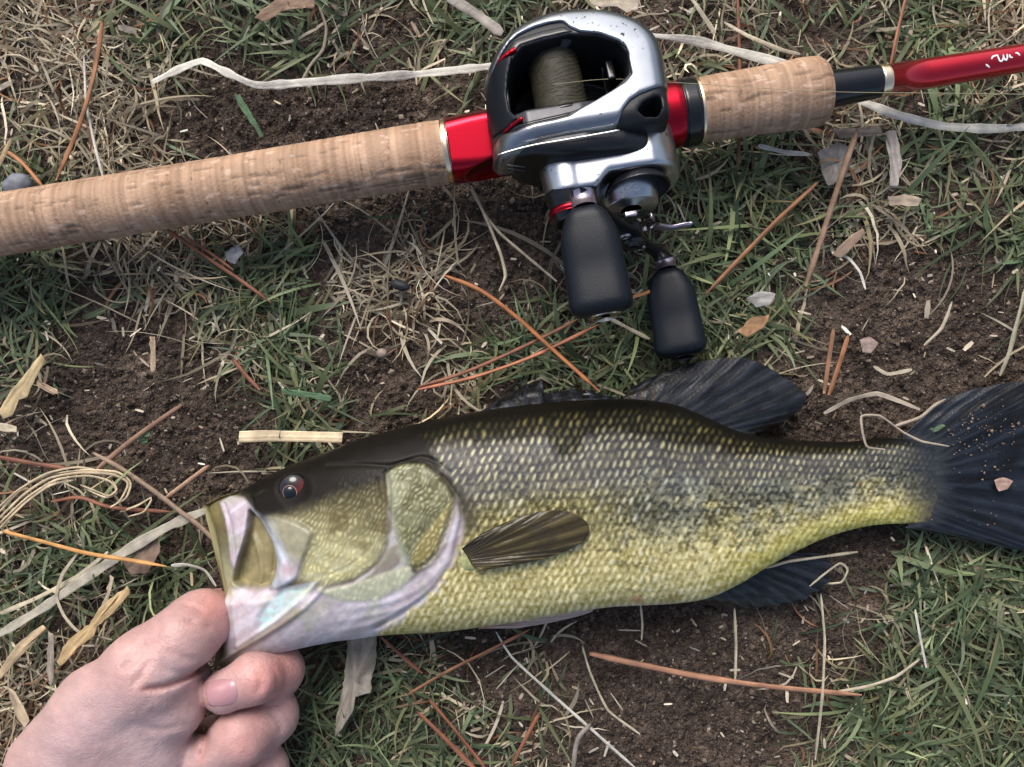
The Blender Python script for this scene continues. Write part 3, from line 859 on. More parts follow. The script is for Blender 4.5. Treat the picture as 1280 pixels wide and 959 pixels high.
# crank arm with two paddles
VA = -0.0515
k1 = hit(728, 245, 'v', VA); k2 = hit(831, 325, 'v', VA)
e = (k2 - k1) / np.linalg.norm(k2 - k1); side = np.cross(e, [0, 1, 0])
mid = np.array([SHU, VA, SHW])
arm = spline([k1 - e * 0.004, k1, k1 * 0.6 + mid * 0.4 - side * 0.001, mid + (0, -0.002, 0), k2 * 0.6 + mid * 0.4 + side * 0.001, k2, k2 + e * 0.004], 40)
tt = np.linspace(-1, 1, 40)
wd = 0.0036 + 0.0024 * np.exp(-(tt / 0.25) ** 2) + 0.0008 * sstep(0.75, 0.95, np.abs(tt))
wd[[0, -1]] *= 0.55; wd[[1, -2]] *= 0.85
upv = -V
armo = link('crank_arm', tube_mesh('crank_arm', uvw(arm), wd, 0.0014, 14, up=upv), M['black_gloss'], reel)
vlathe('handle_nut', SHU, SHW, [-0.048, -0.0555, -0.0562, -0.0565], [0.0046, 0.0046, 0.004, 0.0015], M['gunmetal'], 6 * 6)
for sx, sz in ((0.35, 0.9), (-0.35, -0.9)):
    vlathe('arm_screw', SHU + 0.0075 * e[0] * (1 if sx > 0 else -1), SHW + 0.0075 * e[2] * (1 if sx > 0 else -1), [-0.052, -0.0546, -0.0549], [0.0022, 0.0022, 0.0014], M['mauve'], 20)
def paddle(name, c, flat_dir, cap_mat):
    """paddle knob whose spin axis is -V; flat_dir = in-plane direction of its wide side"""
    f = np.array(flat_dir, float); f /= np.linalg.norm(f); g = np.cross(f, [0, 1, 0])
    Lk = 0.0375
    cd, sdl_ = math.cos(math.radians(10)), math.sin(math.radians(10))   # knobs droop a little on their spindles
    def fn(X, Y, Z):
        s = -(Y - c[1]) * cd - (Z - c[2]) * sdl_ - 0.004     # 0 at the base, Lk at the end
        Zp = (Z - c[2]) * cd - (Y - c[1]) * sdl_
        a = (X - c[0]) * f[0] + Zp * f[2]; b = (X - c[0]) * g[0] + Zp * g[2]
        t = np.clip(s / Lk, 0, 1)
        hw = 0.0066 + 0.0030 * sstep(0.0, 0.32, t) + 0.0014 * t
        hb = 0.0062 + 0.0014 * sstep(0, 0.5, t) - 0.0009 * np.exp(-((t - 0.55) / 0.25) ** 2)
        n = 3.4
        q = (np.abs(a / hw) ** n + np.abs(b / hb) ** n) ** (1 / n) - 1
        d = q * np.minimum(hw, hb)
        d = smax(d, s - Lk, 0.0045); d = smax(d, -s, 0.005)
        return d
    R = 0.0145
    lo_ = (c[0] - R, c[1] - Lk - 0.007, c[2] - R - 0.008); hi_ = (c[0] + R, c[1] + 0.0, c[2] + R)
    k = solid(name, fn, lo_, hi_, 0.00055, M['rubber'], 3)
    ey, ez = c[1] - (Lk + 0.004) * cd, c[2] - (Lk + 0.004) * sdl_
    vlathe('knob_cap', c[0] + 0.001, ez - 0.0015, [ey + 0.003, ey - 0.0002, ey - 0.0006], [0.0055, 0.0054, 0.0042], cap_mat, 40, parent=k)
    vlathe('knob_collar', c[0], c[2], [c[1] + 0.001, c[1] - 0.0045], [0.0042, 0.0042], M['mauve'], 32, parent=k)
    return k
paddle('knob', k1, np.array([1, 0, 0.15]), M['chrome'])
paddle('knob', k2, np.array([1, 0, 0.25]), M['gunmetal'])
# faint small lettering on the dark flank of the reel, too small to read
for row, (p0, p1) in enumerate((((634,206),(656,209)), ((634,210.5),(656,214)))):
    a0 = hit(*p0, 'v', -0.0247); a1 = hit(*p1, 'v', -0.0249)
    for i in range(9):
        t0, t1 = (i + 0.1) / 9, (i + 0.75) / 9
        pipe('small_print', [a0 + (a1 - a0) * t0, a0 + (a1 - a0) * t1], 0.00022 if row == 0 else 0.00014, M['greyprint'], sides=5)

# free line from the spool along the rod
pl = [hit(690, 106, 'w', 0.0318), hit(762, 99, 'w', 0.0255)]
wl = [O + p[0] * U + p[1] * V + p[2] * W for p in pl]
wl += [P(838, 103, 0.045), P(872, 105, 0.0395), P(950, 110, 0.0386), P(1012, 113.5, 0.0389), P(1032, 114.5, 0.0385), P(1098, 116, 0.0335), P(1280, 118, 0.030), P(1800, 128, 0.024)]
fl = link('fishing_line', tube_mesh('fishing_line', spline(wl, 120), 0.00013, None, 6), M['mono'])
tag(fl, 'thin pale fishing line running from the reel along the fore grip', 'fishing line')

# ------------------------------------------------------------------ largemouth bass lying on its side
TOPP = np.array([(254,632),(275,621),(300,613),(330,598),(360,583),(400,568),(450,549),(500,535),(560,521),(620,511),(680,504),(740,500),(790,499),(840,505),(880,520),(920,538),(960,547),(1010,551),(1060,552),(1100,548),(1140,549),(1170,554),(1200,562)], float)
BOTP = np.array([(268,834),(300,829),(340,818),(380,808),(420,800),(450,796),(480,792),(510,790),(560,787),(620,779),(680,770),(720,763),(760,757),(800,755),(840,753),(880,747),(920,730),(960,706),(1000,685),(1040,668),(1080,658),(1110,655),(1140,654),(1170,650),(1200,644)], float)
def smooth_interp(x, P_):
    s = spline(P_, 600)
    return np.interp(x, s[:, 0], s[:, 1])
FRONT = np.array([(0.0,268,834),(0.10,281,815),(0.22,285,790),(0.36,286.5,760),(0.47,284,735),(0.60,278,708),(0.74,273,680),(0.86,267,655),(0.95,259,640),(1.0,254,632)])   # t, x, y from chin to snout
NA, NU_, NL_ = 800, 256, 18
aa = np.linspace(0, 1, NA)
xt = 254 + (1200 - 254) * aa; xb = 268 + (1200 - 268) * aa
yt = smooth_interp(xt, TOPP); yb = smooth_interp(xb, BOTP)
th = np.linspace(1, -1, NU_)
qu = 0.62 * th + 0.38 * np.sin(th * np.pi / 2)
ql = 0.55 * np.linspace(-1, 1, NL_ + 2)[1:-1] + 0.45 * np.sin(np.linspace(-1, 1, NL_ + 2)[1:-1] * np.pi / 2)
q = np.concatenate([qu, ql])                       # ring: upper side from back to belly, then underside back
t = (q + 1) / 2
xx = xb[:, None] * (1 - t) + xt[:, None] * t
yy = yb[:, None] * (1 - t) + yt[:, None] * t
fx = np.interp(t, FRONT[:, 0], FRONT[:, 1]) - (268 * (1 - t) + 254 * t)
dec = np.exp(-((xt - 254) / 55.0) ** 1.3)
xx = xx + dec[:, None] * fx[None]
ms = 0.5 * (xt + xb)
ZM = np.interp(ms, [255, 320, 450, 600, 750, 900, 1050, 1140, 1200], [0.025, 0.025, 0.025, 0.0245, 0.0235, 0.019, 0.0140, 0.0122, 0.0100])
HS = smooth_interp(ms, np.array([(255,0.0105),(285,0.0125),(320,0.0165),(380,0.0205),(460,0.0235),(560,0.0250),(660,0.0250),(760,0.0240),(860,0.0205),(960,0.0155),(1060,0.0105),(1120,0.0060),(1145,0.0030),(1168,0.0012),(1200,0.0004)]))
rnd = np.clip((xt - 254) / 15.0, 0, 1)
HS = HS * np.sqrt(np.maximum(1 - (1 - rnd) ** 2, 0)) + 0.0002
NE = 2.15
cap = np.maximum(1 - np.abs(q) ** NE, 0) ** (1 / NE)
upper = np.concatenate([np.ones(NU_, bool), np.zeros(NL_, bool)])
Z0 = ZM[:, None] + HS[:, None] * cap[None] * np.where(upper, 1, -0.93)[None]
# lower jaw and throat are slimmer than the cheek; the snout side of the mouth likewise
BW = P(xx, yy, ZM[:, None] * np.ones_like(xx))
BW[..., 2] = Z0
PX, PY = to_px(BW)                                  # where each skin point shows in the photograph
Tn = (1 - q)[None] / 2 * np.ones_like(xx)           # 0 back .. 1 belly
UP = upper[None] * np.ones_like(xx)

def px_poly(pts, soft=2.0):
    return sstep(soft, -soft, poly_sd(PX, PY, pts))
def px_line(pts, w, n=60):
    d, u = line_d(PX, PY, spline(pts, n))
    return np.exp(-(d / w) ** 2), u
CAV = [(308,640),(322,654),(336,680),(342,702),(340,721),(331,738),(318,741.5),(300,739),(288,731),(288,718),(297,694),(304,670)]
MAX = [(305,629),(320,640),(345,643),(372,652),(391,665),(386,680),(378,700),(372,722),(352,734),(331,740),(340,721),(342,702),(336,680),(322,654)]
STRIP = [(270,629),(284,621),(300,624),(310,634),(308,650),(303,672),(294,697),(287,720),(283,700),(281,675),(277,650)]
OPER = [(482,592),(500,580),(530,579),(553,598),(566,622),(560,650),(546,688),(528,706),(512,708),(500,690),(488,650)]
SUBO = [(513,706),(522,680),(545,650),(566,622),(568,640),(558,680),(540,705),(522,714)]
CHEEK = [(345,642),(375,640),(430,600),(470,590),(483,600),(487,640),(484,680),(470,705),(440,725),(405,736),(372,724),(380,700),(391,665)]
IRID = [(322,772),(335,752),(352,738),(378,734),(392,730),(384,744),(365,758),(345,775),(325,788)]
INTER = [(396,736),(440,731),(476,718),(508,708),(518,718),(500,737),(468,752),(432,752),(405,744)]
m_cav = px_poly(CAV, 2.2) * UP; m_max = px_poly(MAX, 3.5); m_strip = px_poly(STRIP, 2.5)
m_oper = px_poly(OPER, 2); m_subo = px_poly(SUBO, 2); m_cheek = px_poly(CHEEK, 13); m_irid = px_poly(IRID, 4); m_inter = px_poly(INTER, 3)
l_pre, _ = px_line([(484,586),(488,615),(488,645),(485,680),(471,706),(441,727),(405,737)], 2.2)
l_pre2, _ = px_line([(470,600),(474,640),(468,675),(448,700),(420,716),(396,722)], 2.0)
l_op, _ = px_line([(480,592),(500,580),(530,579),(553,598),(567,622),(561,652),(546,690),(526,708),(510,708)], 2.0)
l_op2, _ = px_line([(487,640),(497,680),(512,708)], 3.0)
l_gill, _ = px_line([(553,596),(570,618),(578,640),(574,668),(563,705),(540,738),(505,765),(470,785)], 3.0)
l_g1, u1 = px_line([(572,650),(556,700),(528,732),(488,752),(430,762),(390,772)], 4.0)
l_g2, u2 = px_line([(575,670),(558,715),(528,745),(488,764),(425,776),(390,782)], 4.0)
l_g3, u3 = px_line([(566,700),(548,732),(515,758),(470,778),(420,790),(390,796)], 4.0)
l_g1 = l_g1 * sstep(1.0, 0.55, u1); l_g2 = l_g2 * sstep(1.0, 0.55, u2); l_g3 = l_g3 * sstep(1.0, 0.55, u3)
l_jaw, _ = px_line([(396,728),(372,752),(345,775),(315,796),(296,808)], 2.6)
l_jaw2, _ = px_line([(402,738),(380,760),(345,785),(310,806),(278,824)], 3.2)
l_jaw3, _ = px_line([(287,735),(289,765),(293,790),(296,808)], 2.2)
l_nape, _ = px_line([(410,582),(450,581),(490,582),(525,572),(548,580),(562,592)], 2.4)
l_cheekfold, _ = px_line([(320,641),(345,643),(372,652),(391,665),(380,700),(371,724)], 1.8)
l_maxf, _ = px_line([(312,634),(330,660),(350,690),(362,718)], 5)
l_nost, _ = px_line([(312,617),(322,619),(330,614),(338,616)], 1.6)
gillm = px_poly([(572,625),(580,655),(574,690),(556,730),(520,765),(480,790),(420,802),(330,822),(300,806),(330,798),(372,768),(405,748),(440,755),(485,750),(520,722),(548,695),(563,655)], 9)
# --- scales
size = np.interp(PX, [380, 560, 800, 1000, 1150], [8.5, 9.7, 9.4, 7.7, 6.6])
xs_ = np.linspace(200, 1250, 400); ss_ = np.interp(xs_, [380, 560, 800, 1000, 1150], [8.5, 9.7, 9.4, 7.7, 6.6])
Acum = np.concatenate([[0], np.cumsum(np.diff(xs_) / (0.5 * (ss_[1:] + ss_[:-1])))])
midl = np.interp(PX, [400, 580, 700, 800, 900, 1000, 1100, 1200], [640, 604, 600, 597, 596, 599, 603, 604])
Bc = (PY - midl) / (size * 1.17)
Bc = Bc + 0.9 * (fbm(PX / 48, PY / 48, 2, 1) - 0.5) + 0.22 * (vnoise(PX / 9, PY / 9, 7) - 0.5)
Ac = np.interp(PX, xs_, Acum) + 0.16 * Bc + 0.9 * (fbm(PX / 44, PY / 44 + 9, 2, 2) - 0.5) + 0.25 * (vnoise(PX / 8 + 30, PY / 8, 6) - 0.5)
row = np.floor(Bc)
ac = Ac + 0.5 * (row % 2)
f_ = ac - np.floor(ac); g_ = Bc - row
cell = vnoise(np.floor(ac) * 1.0 + 0.001, row + 0.001, 5)
cell2 = vnoise(np.floor(ac) + 40.001, row + 9.001, 6)
lean = (g_ - 0.5) * 0.25
spot = np.exp(-((f_ - 0.52 + lean) / 0.21) ** 2 - ((g_ - 0.5) / 0.40) ** 2)
spot = spot * (0.30 + 1.1 * cell) * (0.75 + 0.5 * vnoise(PX / 3, PY / 4, 4))
edge = sstep(0.30, 0.52, np.sqrt((f_ - 0.5) ** 2 + (0.9 * (g_ - 0.5)) ** 2))
body_m = sstep(-4, 8, poly_sd(PX, PY, [(150,480),(500,520),(540,560),(552,590),(570,616),(580,645),(576,676),(565,708),(542,742),(506,772),(462,800),(440,860),(150,900)])) * sstep(1185, 1130, PX + 10 * (fbm(PX / 12, PY / 6, 2, 3) - .5))
body_m = body_m * (1 - gillm)
op_sc = np.maximum(np.maximum(m_oper, m_subo), 0.9 * m_cheek) * (1 - l_pre)
# opercle / cheek scales, finer lattice
b2 = (PY - 600 - 0.25 * (PX - 450)) / 8.6 + 1.5 * (fbm(PX / 26, PY / 26, 2, 3) - .5) + 0.5 * (vnoise(PX / 6, PY / 6, 5) - .5); r2 = np.floor(b2)
a2 = PX / 6.2 + 0.5 * (r2 % 2) + 0.35 * b2 + 0.5 * (vnoise(PX / 6 + 20, PY / 6, 4) - .5) + 1.1 * (fbm(PX / 20, PY / 20, 2, 4) - .5) * 2; f2 = a2 - np.floor(a2); g2 = b2 - r2
sp2 = np.exp(-((f2 - .5 + (g2 - .5) * .3) / .25) ** 2 - ((g2 - .5) / .36) ** 2) * (0.35 + 1.0 * vnoise(np.floor(a2) + .001, r2 + .001, 2))
nzs = fbm(PX / 22, PY / 22, 3, 5)
def soft2(A, it):
    A = A.copy()
    for _ in range(it):
        A[1:-1] = 0.25 * A[:-2] + 0.5 * A[1:-1] + 0.25 * A[2:]
        A[:, 1:NU_ - 1] = 0.25 * A[:, :NU_ - 2] + 0.5 * A[:, 1:NU_ - 1] + 0.25 * A[:, 2:NU_]
    return A
# --- relief (metres, outward), faded at the rim
rim = sstep(0.0, 0.22, cap)[None] * UP
rel = np.zeros_like(xx)
srel = body_m * (0.00012 * spot + 0.00012 * (f_ - 0.5) - 0.00005 * edge) * (0.6 + 0.8 * nzs)
srel = srel + op_sc * (0.00016 * sp2)
rel += 0.0009 * m_oper + 0.0006 * m_subo + 0.0004 * m_inter - 0.0008 * l_op2
rel += -0.0007 * l_pre - 0.0004 * l_pre2 - 0.0006 * l_op - 0.0016 * l_gill
rel += 0.0005 * l_g1 + 0.0006 * l_g2 + 0.0005 * l_g3 + 0.0010 * l_jaw2 + 0.0007 * l_jaw - 0.0007 * l_nape - 0.0006 * l_nost
rel += 0.0012 * m_max - 0.0004 * l_cheekfold - 0.0005 * l_maxf * m_max
rel += 0.0006 * l_jaw3 - 0.0010 * m_irid
rel += 0.0006 * (fbm(PX / 16, PY / 16, 3, 3) - 0.5) * gillm
# near side of the open mouth: skin stays high at the maxilla, front lip and strip belong to the far side
front = sstep(0, 60, PX - np.interp(PY, [632, 655, 680, 708, 735, 760, 790, 815, 834], [254, 267, 273, 278, 284, 286, 285, 281, 268]))
mouthy = sstep(615, 632, PY) * sstep(752, 735, PY)
leftm = sstep(12, -4, poly_sd(PX, PY, [(230,600),(306,622),(311,640),(325,655),(339,682),(343,705),(335,742),(290,745),(240,740)]))
rel += -0.0042 * leftm * rim
rel += -0.0060 * m_cav
fold1, _ = px_line([(300,660),(312,690),(318,720),(316,738)], 3.0); fold2, _ = px_line([(326,668),(333,695),(332,722)], 2.2); fold3, _ = px_line([(276,632),(283,655),(287,685),(287,716)], 2.4)
rel += 0.0012 * fold1 * m_cav - 0.0012 * fold2 * m_cav - 0.0014 * fold3 + 0.0008 * m_strip
# eye socket
de = np.hypot(PX - 366, PY - 611)
rel += -0.0012 * np.exp(-(de / 19) ** 4) + 0.0002 * np.exp(-((de - 23) / 4) ** 2)
# long muscle relief
rel += 0.0006 * (fbm(PX / 70, PY / 50, 3, 6) - 0.5) * 2 * rim
BW[..., 2] += (soft2(rel, 3) + srel) * np.maximum(rim, 0.0)
# --- pigment, plus painted sheen, glints and highlights
def mixc(c, col, m):
    return c * (1 - m[..., None]) + np.asarray(col) * m[..., None]
nz = fbm(PX / 9, PY / 9, 3, 1); nz2 = fbm(PX / 40, PY / 30, 3, 4)
Tw = Tn + 0.07 * (nz2 - 0.5) + 0.02 * (nz - 0.5)
tail = sstep(760, 1050, PX)
back_lim = np.interp(PX, [300, 560, 700, 850, 950, 1150], [0.10, 0.12, 0.135, 0.185, 0.13, 0.05])
lo_c = np.zeros(xx.shape + (3,)); hi_c = np.zeros_like(lo_c)
lo_c[:] = (0.052, 0.050, 0.052); hi_c[:] = (0.34, 0.32, 0.185)
m_mid = sstep(0.34, 0.48, Tw)
lo_c = mixc(lo_c, (0.080, 0.068, 0.024), m_mid); hi_c = mixc(hi_c, (0.54, 0.485, 0.23), m_mid)
m_low = sstep(0.50, 0.82, Tw)
lo_c = mixc(lo_c, (0.27, 0.215, 0.052), m_low); hi_c = mixc(hi_c, (0.82, 0.74, 0.40), m_low)
# bluish sheen painted into the rear flank colours, dark broken lateral band
blue = sstep(0.25, 0.35, Tw) * sstep(0.75, 0.5, Tw) * sstep(700, 860, PX) * sstep(0.42, 0.62, fbm(PX / 30, PY / 22, 3, 2))
lo_c = mixc(lo_c, (0.065, 0.075, 0.080), 0.5 * blue); hi_c = mixc(hi_c, (0.36, 0.39, 0.34), 0.45 * blue)
d_ll, _ = line_d(PX, PY, [(640,660),(760,640),(860,632),(940,622),(1010,615),(1080,600),(1140,598)])
band = np.exp(-(d_ll / 24) ** 2) * sstep(0.36, 0.54, fbm(PX / 26, PY / 20 + 3, 3, 7)) * sstep(690, 820, PX)
lo_c = mixc(lo_c, (0.022, 0.024, 0.022), 0.85 * band); hi_c = mixc(hi_c, (0.15, 0.155, 0.12), 0.75 * band)
spk = sstep(0.57, 0.70, fbm(PX / 11, PY / 8, 3, 3)) * sstep(0.36, 0.48, Tw) * sstep(0.86, 0.66, Tw) * sstep(580, 660, PX)
lo_c = mixc(lo_c, (0.035, 0.033, 0.020), 0.75 * spk); hi_c = mixc(hi_c, (0.19, 0.175, 0.09), 0.65 * spk)
# vivid yellow on the lower peduncle
yel = sstep(0.66, 0.84, Tw) * sstep(860, 980, PX)
lo_c = mixc(lo_c, (0.32, 0.265, 0.045), yel); hi_c = mixc(hi_c, (0.80, 0.71, 0.24), yel)
white = sstep(0.95, 0.995, Tn) * sstep(560, 700, PX) * sstep(900, 800, PX)
lo_c = mixc(lo_c, (0.50, 0.40, 0.31), 0.7 * white); hi_c = mixc(hi_c, (0.6, 0.5, 0.4), 0.7 * white)
w_sp = np.clip(spot * 1.05, 0, 1) * (1 - 0.5 * edge)
w_sp = w_sp * (1 - 0.15 * sstep(.45, .6, Tw)) + 0.15 * sstep(.45, .6, Tw)
fine = sstep(0.45, 0.62, vnoise(PX / 2.6, PY / 3.2, 3)) * sstep(0.42, 0.55, Tw)
w_sp = np.clip(w_sp + 0.28 * fine - 0.1, 0, 1)
kc = 0.65 + 0.8 * fbm(PX / 34, PY / 26, 3, 3)
w_sp = np.clip(0.30 + (w_sp - 0.30) * kc, 0, 1)
chaos = sstep(0.36, 0.66, fbm(PX / 4.6, PY / 3.4, 3, 7))
kx = (0.10 + 0.22 * sstep(740, 900, PX)) * sstep(0.26, 0.38, Tw) + 0.10
w_sp = w_sp * (1 - kx) + chaos * kx
col = lo_c * (1 - w_sp[..., None]) + hi_c * w_sp[..., None]
painted_glint = np.clip(spot * 1.3, 0, 1) * sstep(0.62, 0.85, cell2) * sstep(0.38, 0.62, fbm(PX / 40, PY / 30 + 30, 2, 2)) * body_m * sstep(0.25, 0.4, Tw)  # bright glints on random scales, painted into the skin colour
col = mixc(col, (0.54, 0.54, 0.44), 0.45 * painted_glint)
# dark back
backm = sstep(back_lim + 0.055, back_lim - 0.03, Tw + 0.03 * (spot - 0.3))
saddle = px_poly([(672,522),(700,512),(742,515),(728,545),(728,562),(712,572),(696,570),(686,552)], 7)
dk = np.clip(backm + 0.95 * saddle, 0, 1)
col = mixc(col, (0.006, 0.0055, 0.0035), dk)
col += (dk * spot * sstep(0.03, 0.10, Tn) * body_m)[..., None] * np.array([0.12, 0.105, 0.035]) * (0.35 + 0.9 * cell2[..., None])
# head
headm = sstep(6, -6, poly_sd(PX, PY, [(150,480),(500,520),(540,560),(552,590),(570,616),(580,645),(576,676),(565,708),(542,742),(506,772),(462,800),(440,860),(150,900)]) + 10 * (vnoise(PX / 7, PY / 7, 2) - 0.5))
hc = np.zeros_like(col); hc[:] = (0.042, 0.036, 0.024)
chn = (0.6 + 0.8 * fbm(PX / 18, PY / 18, 3, 6))[..., None]
hcheek = np.array([0.085, 0.070, 0.026]) * (0.6 + 0.7 * nz[..., None]) + sp2[..., None] * np.array([0.25, 0.225, 0.125]) * chn
grad = sstep(590, 705, PY - 0.10 * (PX - 430))
hch = mixc(hcheek * 0.45, (0.20, 0.19, 0.085), 0 * grad)
hch = hcheek * (0.36 + 0.8 * grad[..., None]) + grad[..., None] ** 2 * np.array([0.22, 0.21, 0.12]) * chn
pearl_hilite = sstep(0.46, 0.66, fbm(PX / 16 + 7, PY / 9, 3, 3)) * sstep(655, 725, PY) 
hch = mixc(hch, (0.40, 0.39, 0.25), 0.65 * pearl_hilite)  # pearly highlights painted into the lower cheek colour
brown = sstep(0.50, 0.66, fbm(PX / 30, PY / 22 + 4, 3, 6)) * sstep(720, 660, PY)
hch = mixc(hch, (0.075, 0.055, 0.018), 0.55 * brown)
hc = hc * (1 - m_cheek[..., None]) + hch * m_cheek[..., None]
hop = np.array([0.080, 0.078, 0.036]) * (0.6 + 0.8 * nz[..., None]) + sp2[..., None] * np.array([0.24, 0.235, 0.13]) * chn
opf = sstep(15, 2, np.abs(poly_sd(PX, PY, [(484,590),(488,650),(500,690),(512,708),(480,708)])))[..., None]
hop = hop * (1 - 0.55 * opf) + 0.55 * opf * np.array([0.33, 0.35, 0.24])
hop = mixc(hop, (0.32, 0.33, 0.21), 0.28 * sstep(0.45, 0.70, fbm(PX / 10 + 3, PY / 18, 3, 2)))
hop = mixc(hop, (0.045, 0.045, 0.025), 0.4 * sstep(0.48, 0.66, fbm(PX / 20, PY / 20 + 9, 3, 4)))
hc = hc * (1 - m_oper[..., None]) + hop * m_oper[..., None]
hso = np.array([0.17, 0.14, 0.05]) + sp2[..., None] * np.array([0.26, 0.25, 0.14]) * chn
hc = hc * (1 - m_subo[..., None]) + hso * m_subo[..., None]
hc = mixc(hc, (0.33, 0.34, 0.27), 0.75 * l_op2)
m_gap = px_poly([(484,636),(490,655),(498,682),(513,710),(500,716),(474,724),(436,736),(405,738),(440,727),(471,706),(485,680)], 4)
hc = mixc(hc, (0.30, 0.28, 0.22), 0.55 * m_gap)
below = sstep(728, 745, PY + 0.05 * (PX - 400)) * sstep(600, 540, PX)
lav = np.array([0.50, 0.435, 0.48])
hc = mixc(hc, lav, np.clip(below, 0, 1))
hc = mixc(hc, (0.42, 0.37, 0.39), 0.9 * gillm)
hi2 = np.array([0.36, 0.36, 0.26]) + sp2[..., None] * np.array([0.18, 0.20, 0.14])
hc = hc * (1 - m_inter[..., None]) + hi2 * m_inter[..., None]
hc = mixc(hc, (0.50, 0.46, 0.50), 0.6 * np.clip(l_g1 + l_g2 + l_g3, 0, 1))
hc = mixc(hc, (0.20, 0.15, 0.15), 0.7 * np.clip(l_gill + 0.7 * l_pre, 0, 1) * sstep(620, 660, PY))
hc = mixc(hc, (0.060, 0.048, 0.034), 0.55 * np.clip(l_pre + l_op * 0.8, 0, 1) * sstep(715, 650, PY))
mx_c = np.array([0.34, 0.36, 0.40]) * np.ones(xx.shape + (1,))
mx_c = mixc(mx_c, (0.24, 0.225, 0.15), sstep(-14, 10, (PX - 345) - 0.55 * (PY - 665)) * sstep(725, 690, PY))
mx_c = mixc(mx_c, (0.50, 0.53, 0.60), 0.8 * l_maxf)
mx_c = mx_c * (0.65 + 0.7 * fbm((PX - 0.5 * PY) / 6, PY / 26, 3, 5)[..., None])
mx_c = mixc(mx_c, (0.42, 0.31, 0.33), np.exp(-((PX - 362) / 12) ** 2 - ((PY - 712) / 10) ** 2))
hc = hc * (1 - m_max[..., None]) + mx_c * m_max[..., None]
lowj = px_poly([(285,738),(300,741),(332,740),(395,728),(372,755),(330,790),(297,808),(290,790),(288,765)], 3)
hc = mixc(hc, (0.50, 0.44, 0.48), lowj)
hc = mixc(hc, (0.48, 0.70, 0.68), m_irid * (0.35 + 0.65 * sstep(0.35, 0.7, fbm(PX / 5, PY / 5, 3, 1))))
hc = mixc(hc, (0.46, 0.46, 0.24), m_irid * sstep(345, 385, PX) * 0.5)
hc = mixc(hc, (0.19, 0.155, 0.075), 0.8 * np.exp(-(line_d(PX, PY, spline([(372,764),(345,784),(310,806),(280,826)], 30))[0] / 6) ** 2))
hc = mixc(hc, (0.30, 0.24, 0.25), 0.6 * l_jaw3)
olive = sstep(302, 285, PX) * sstep(728, 800, PY) * sstep(290, 276, PX + 0 * PY)
hc = mixc(hc, (0.26, 0.25, 0.10), olive)
hc = mixc(hc, (0.45, 0.39, 0.44), m_strip * (0.75 + 0.25 * nz2))
lipm = leftm * (1 - m_strip) * (1 - m_cav) * sstep(300, 285, PX)
hc = mixc(hc, (0.135, 0.110, 0.045), lipm * sstep(720, 640, PY)); hc = mixc(hc, (0.28, 0.26, 0.15), lipm * sstep(660, 730, PY))
cav_c = np.array([0.235, 0.20, 0.10]) * (0.75 + 0.5 * nz[..., None])
hc = hc * (1 - m_cav[..., None]) + cav_c * m_cav[..., None]
topdark = sstep(0.27, 0.19, Tn + 0.04 * (nz2 - .5)) * (1 - leftm)
hc = mixc(hc, (0.006, 0.005, 0.0045), 0.95 * topdark * (1 - m_oper))
hc = mixc(hc, (0.015, 0.013, 0.010), 0.8 * np.clip(l_nape + l_nost, 0, 1))
dj = (PX - 300) * 0.82 - (PY - 810) * -0.57; dn_ = (PX - 300) * 0.57 + (PY - 810) * 0.82
jst = fbm(dj / 26 + 2 * nz2, dn_ / 6 + 3 * nz2, 3, 4); pale_m = np.clip(np.maximum(np.maximum(lowj, gillm), np.maximum(m_strip, m_gap)) + 0.8 * np.clip(below, 0, 1), 0, 1) * (1 - m_inter) * (1 - m_irid * .6)
hc = mixc(hc, (0.34, 0.235, 0.26), pale_m * 0.26 * sstep(0.50, 0.68, jst))
hc = mixc(hc, (0.66, 0.64, 0.70), pale_m * 0.30 * sstep(0.48, 0.30, jst))
hc = mixc(hc, (0.30, 0.33, 0.20), pale_m * 0.35 * sstep(0.52, 0.66, fbm(PX / 26, PY / 20, 3, 1)))
hs = np.stack([soft2(hc[..., k_], 1) for k_ in range(3)], -1)
sm_ = np.clip(1 - op_sc * 0.85 - 0.4 * m_inter, 0, 1)[..., None]
hc = hc * (1 - sm_) + hs * sm_
hc = hc * (0.80 + 0.40 * fbm(PX / 7, PY / 7, 4, 2)[..., None])
col = col * (1 - headm[..., None]) + hc * headm[..., None]
# shoulder gap behind the gill cover and reddish vent
col = mixc(col, (0.05, 0.045, 0.03), 0.7 * px_poly([(568,605),(590,625),(600,660),(585,668),(576,640)], 6))
tl_ = sstep(1105, 1168, PX + 16 * (fbm(PX / 14, PY / 7, 2, 3) - .5) + 8 * (nz - .5))
col = mixc(col, (0.022, 0.026, 0.034), 0.92 * tl_)
col = mixc(col, (0.45, 0.12, 0.09), 0.6 * np.exp(-((PX - 797) / 6) ** 2 - ((PY - 750) / 5) ** 2))
col = np.clip(col * (0.93 + 0.14 * nz[..., None]), 0.004, 0.9)
col = np.where(upper[None, :, None], col, np.array([0.35, 0.32, 0.16]) * 0.8)

bass = empty('largemouth_bass', tuple(P(640, 640, 0.0)))
tag(bass, 'olive and gold bass with dark fins held by its lower jaw', 'fish')
FB = np.array(bass.location)
ff = grid_faces(NA, NU_ + NL_, True)
K = NU_ + NL_
Vb = BW.reshape(-1, 3)
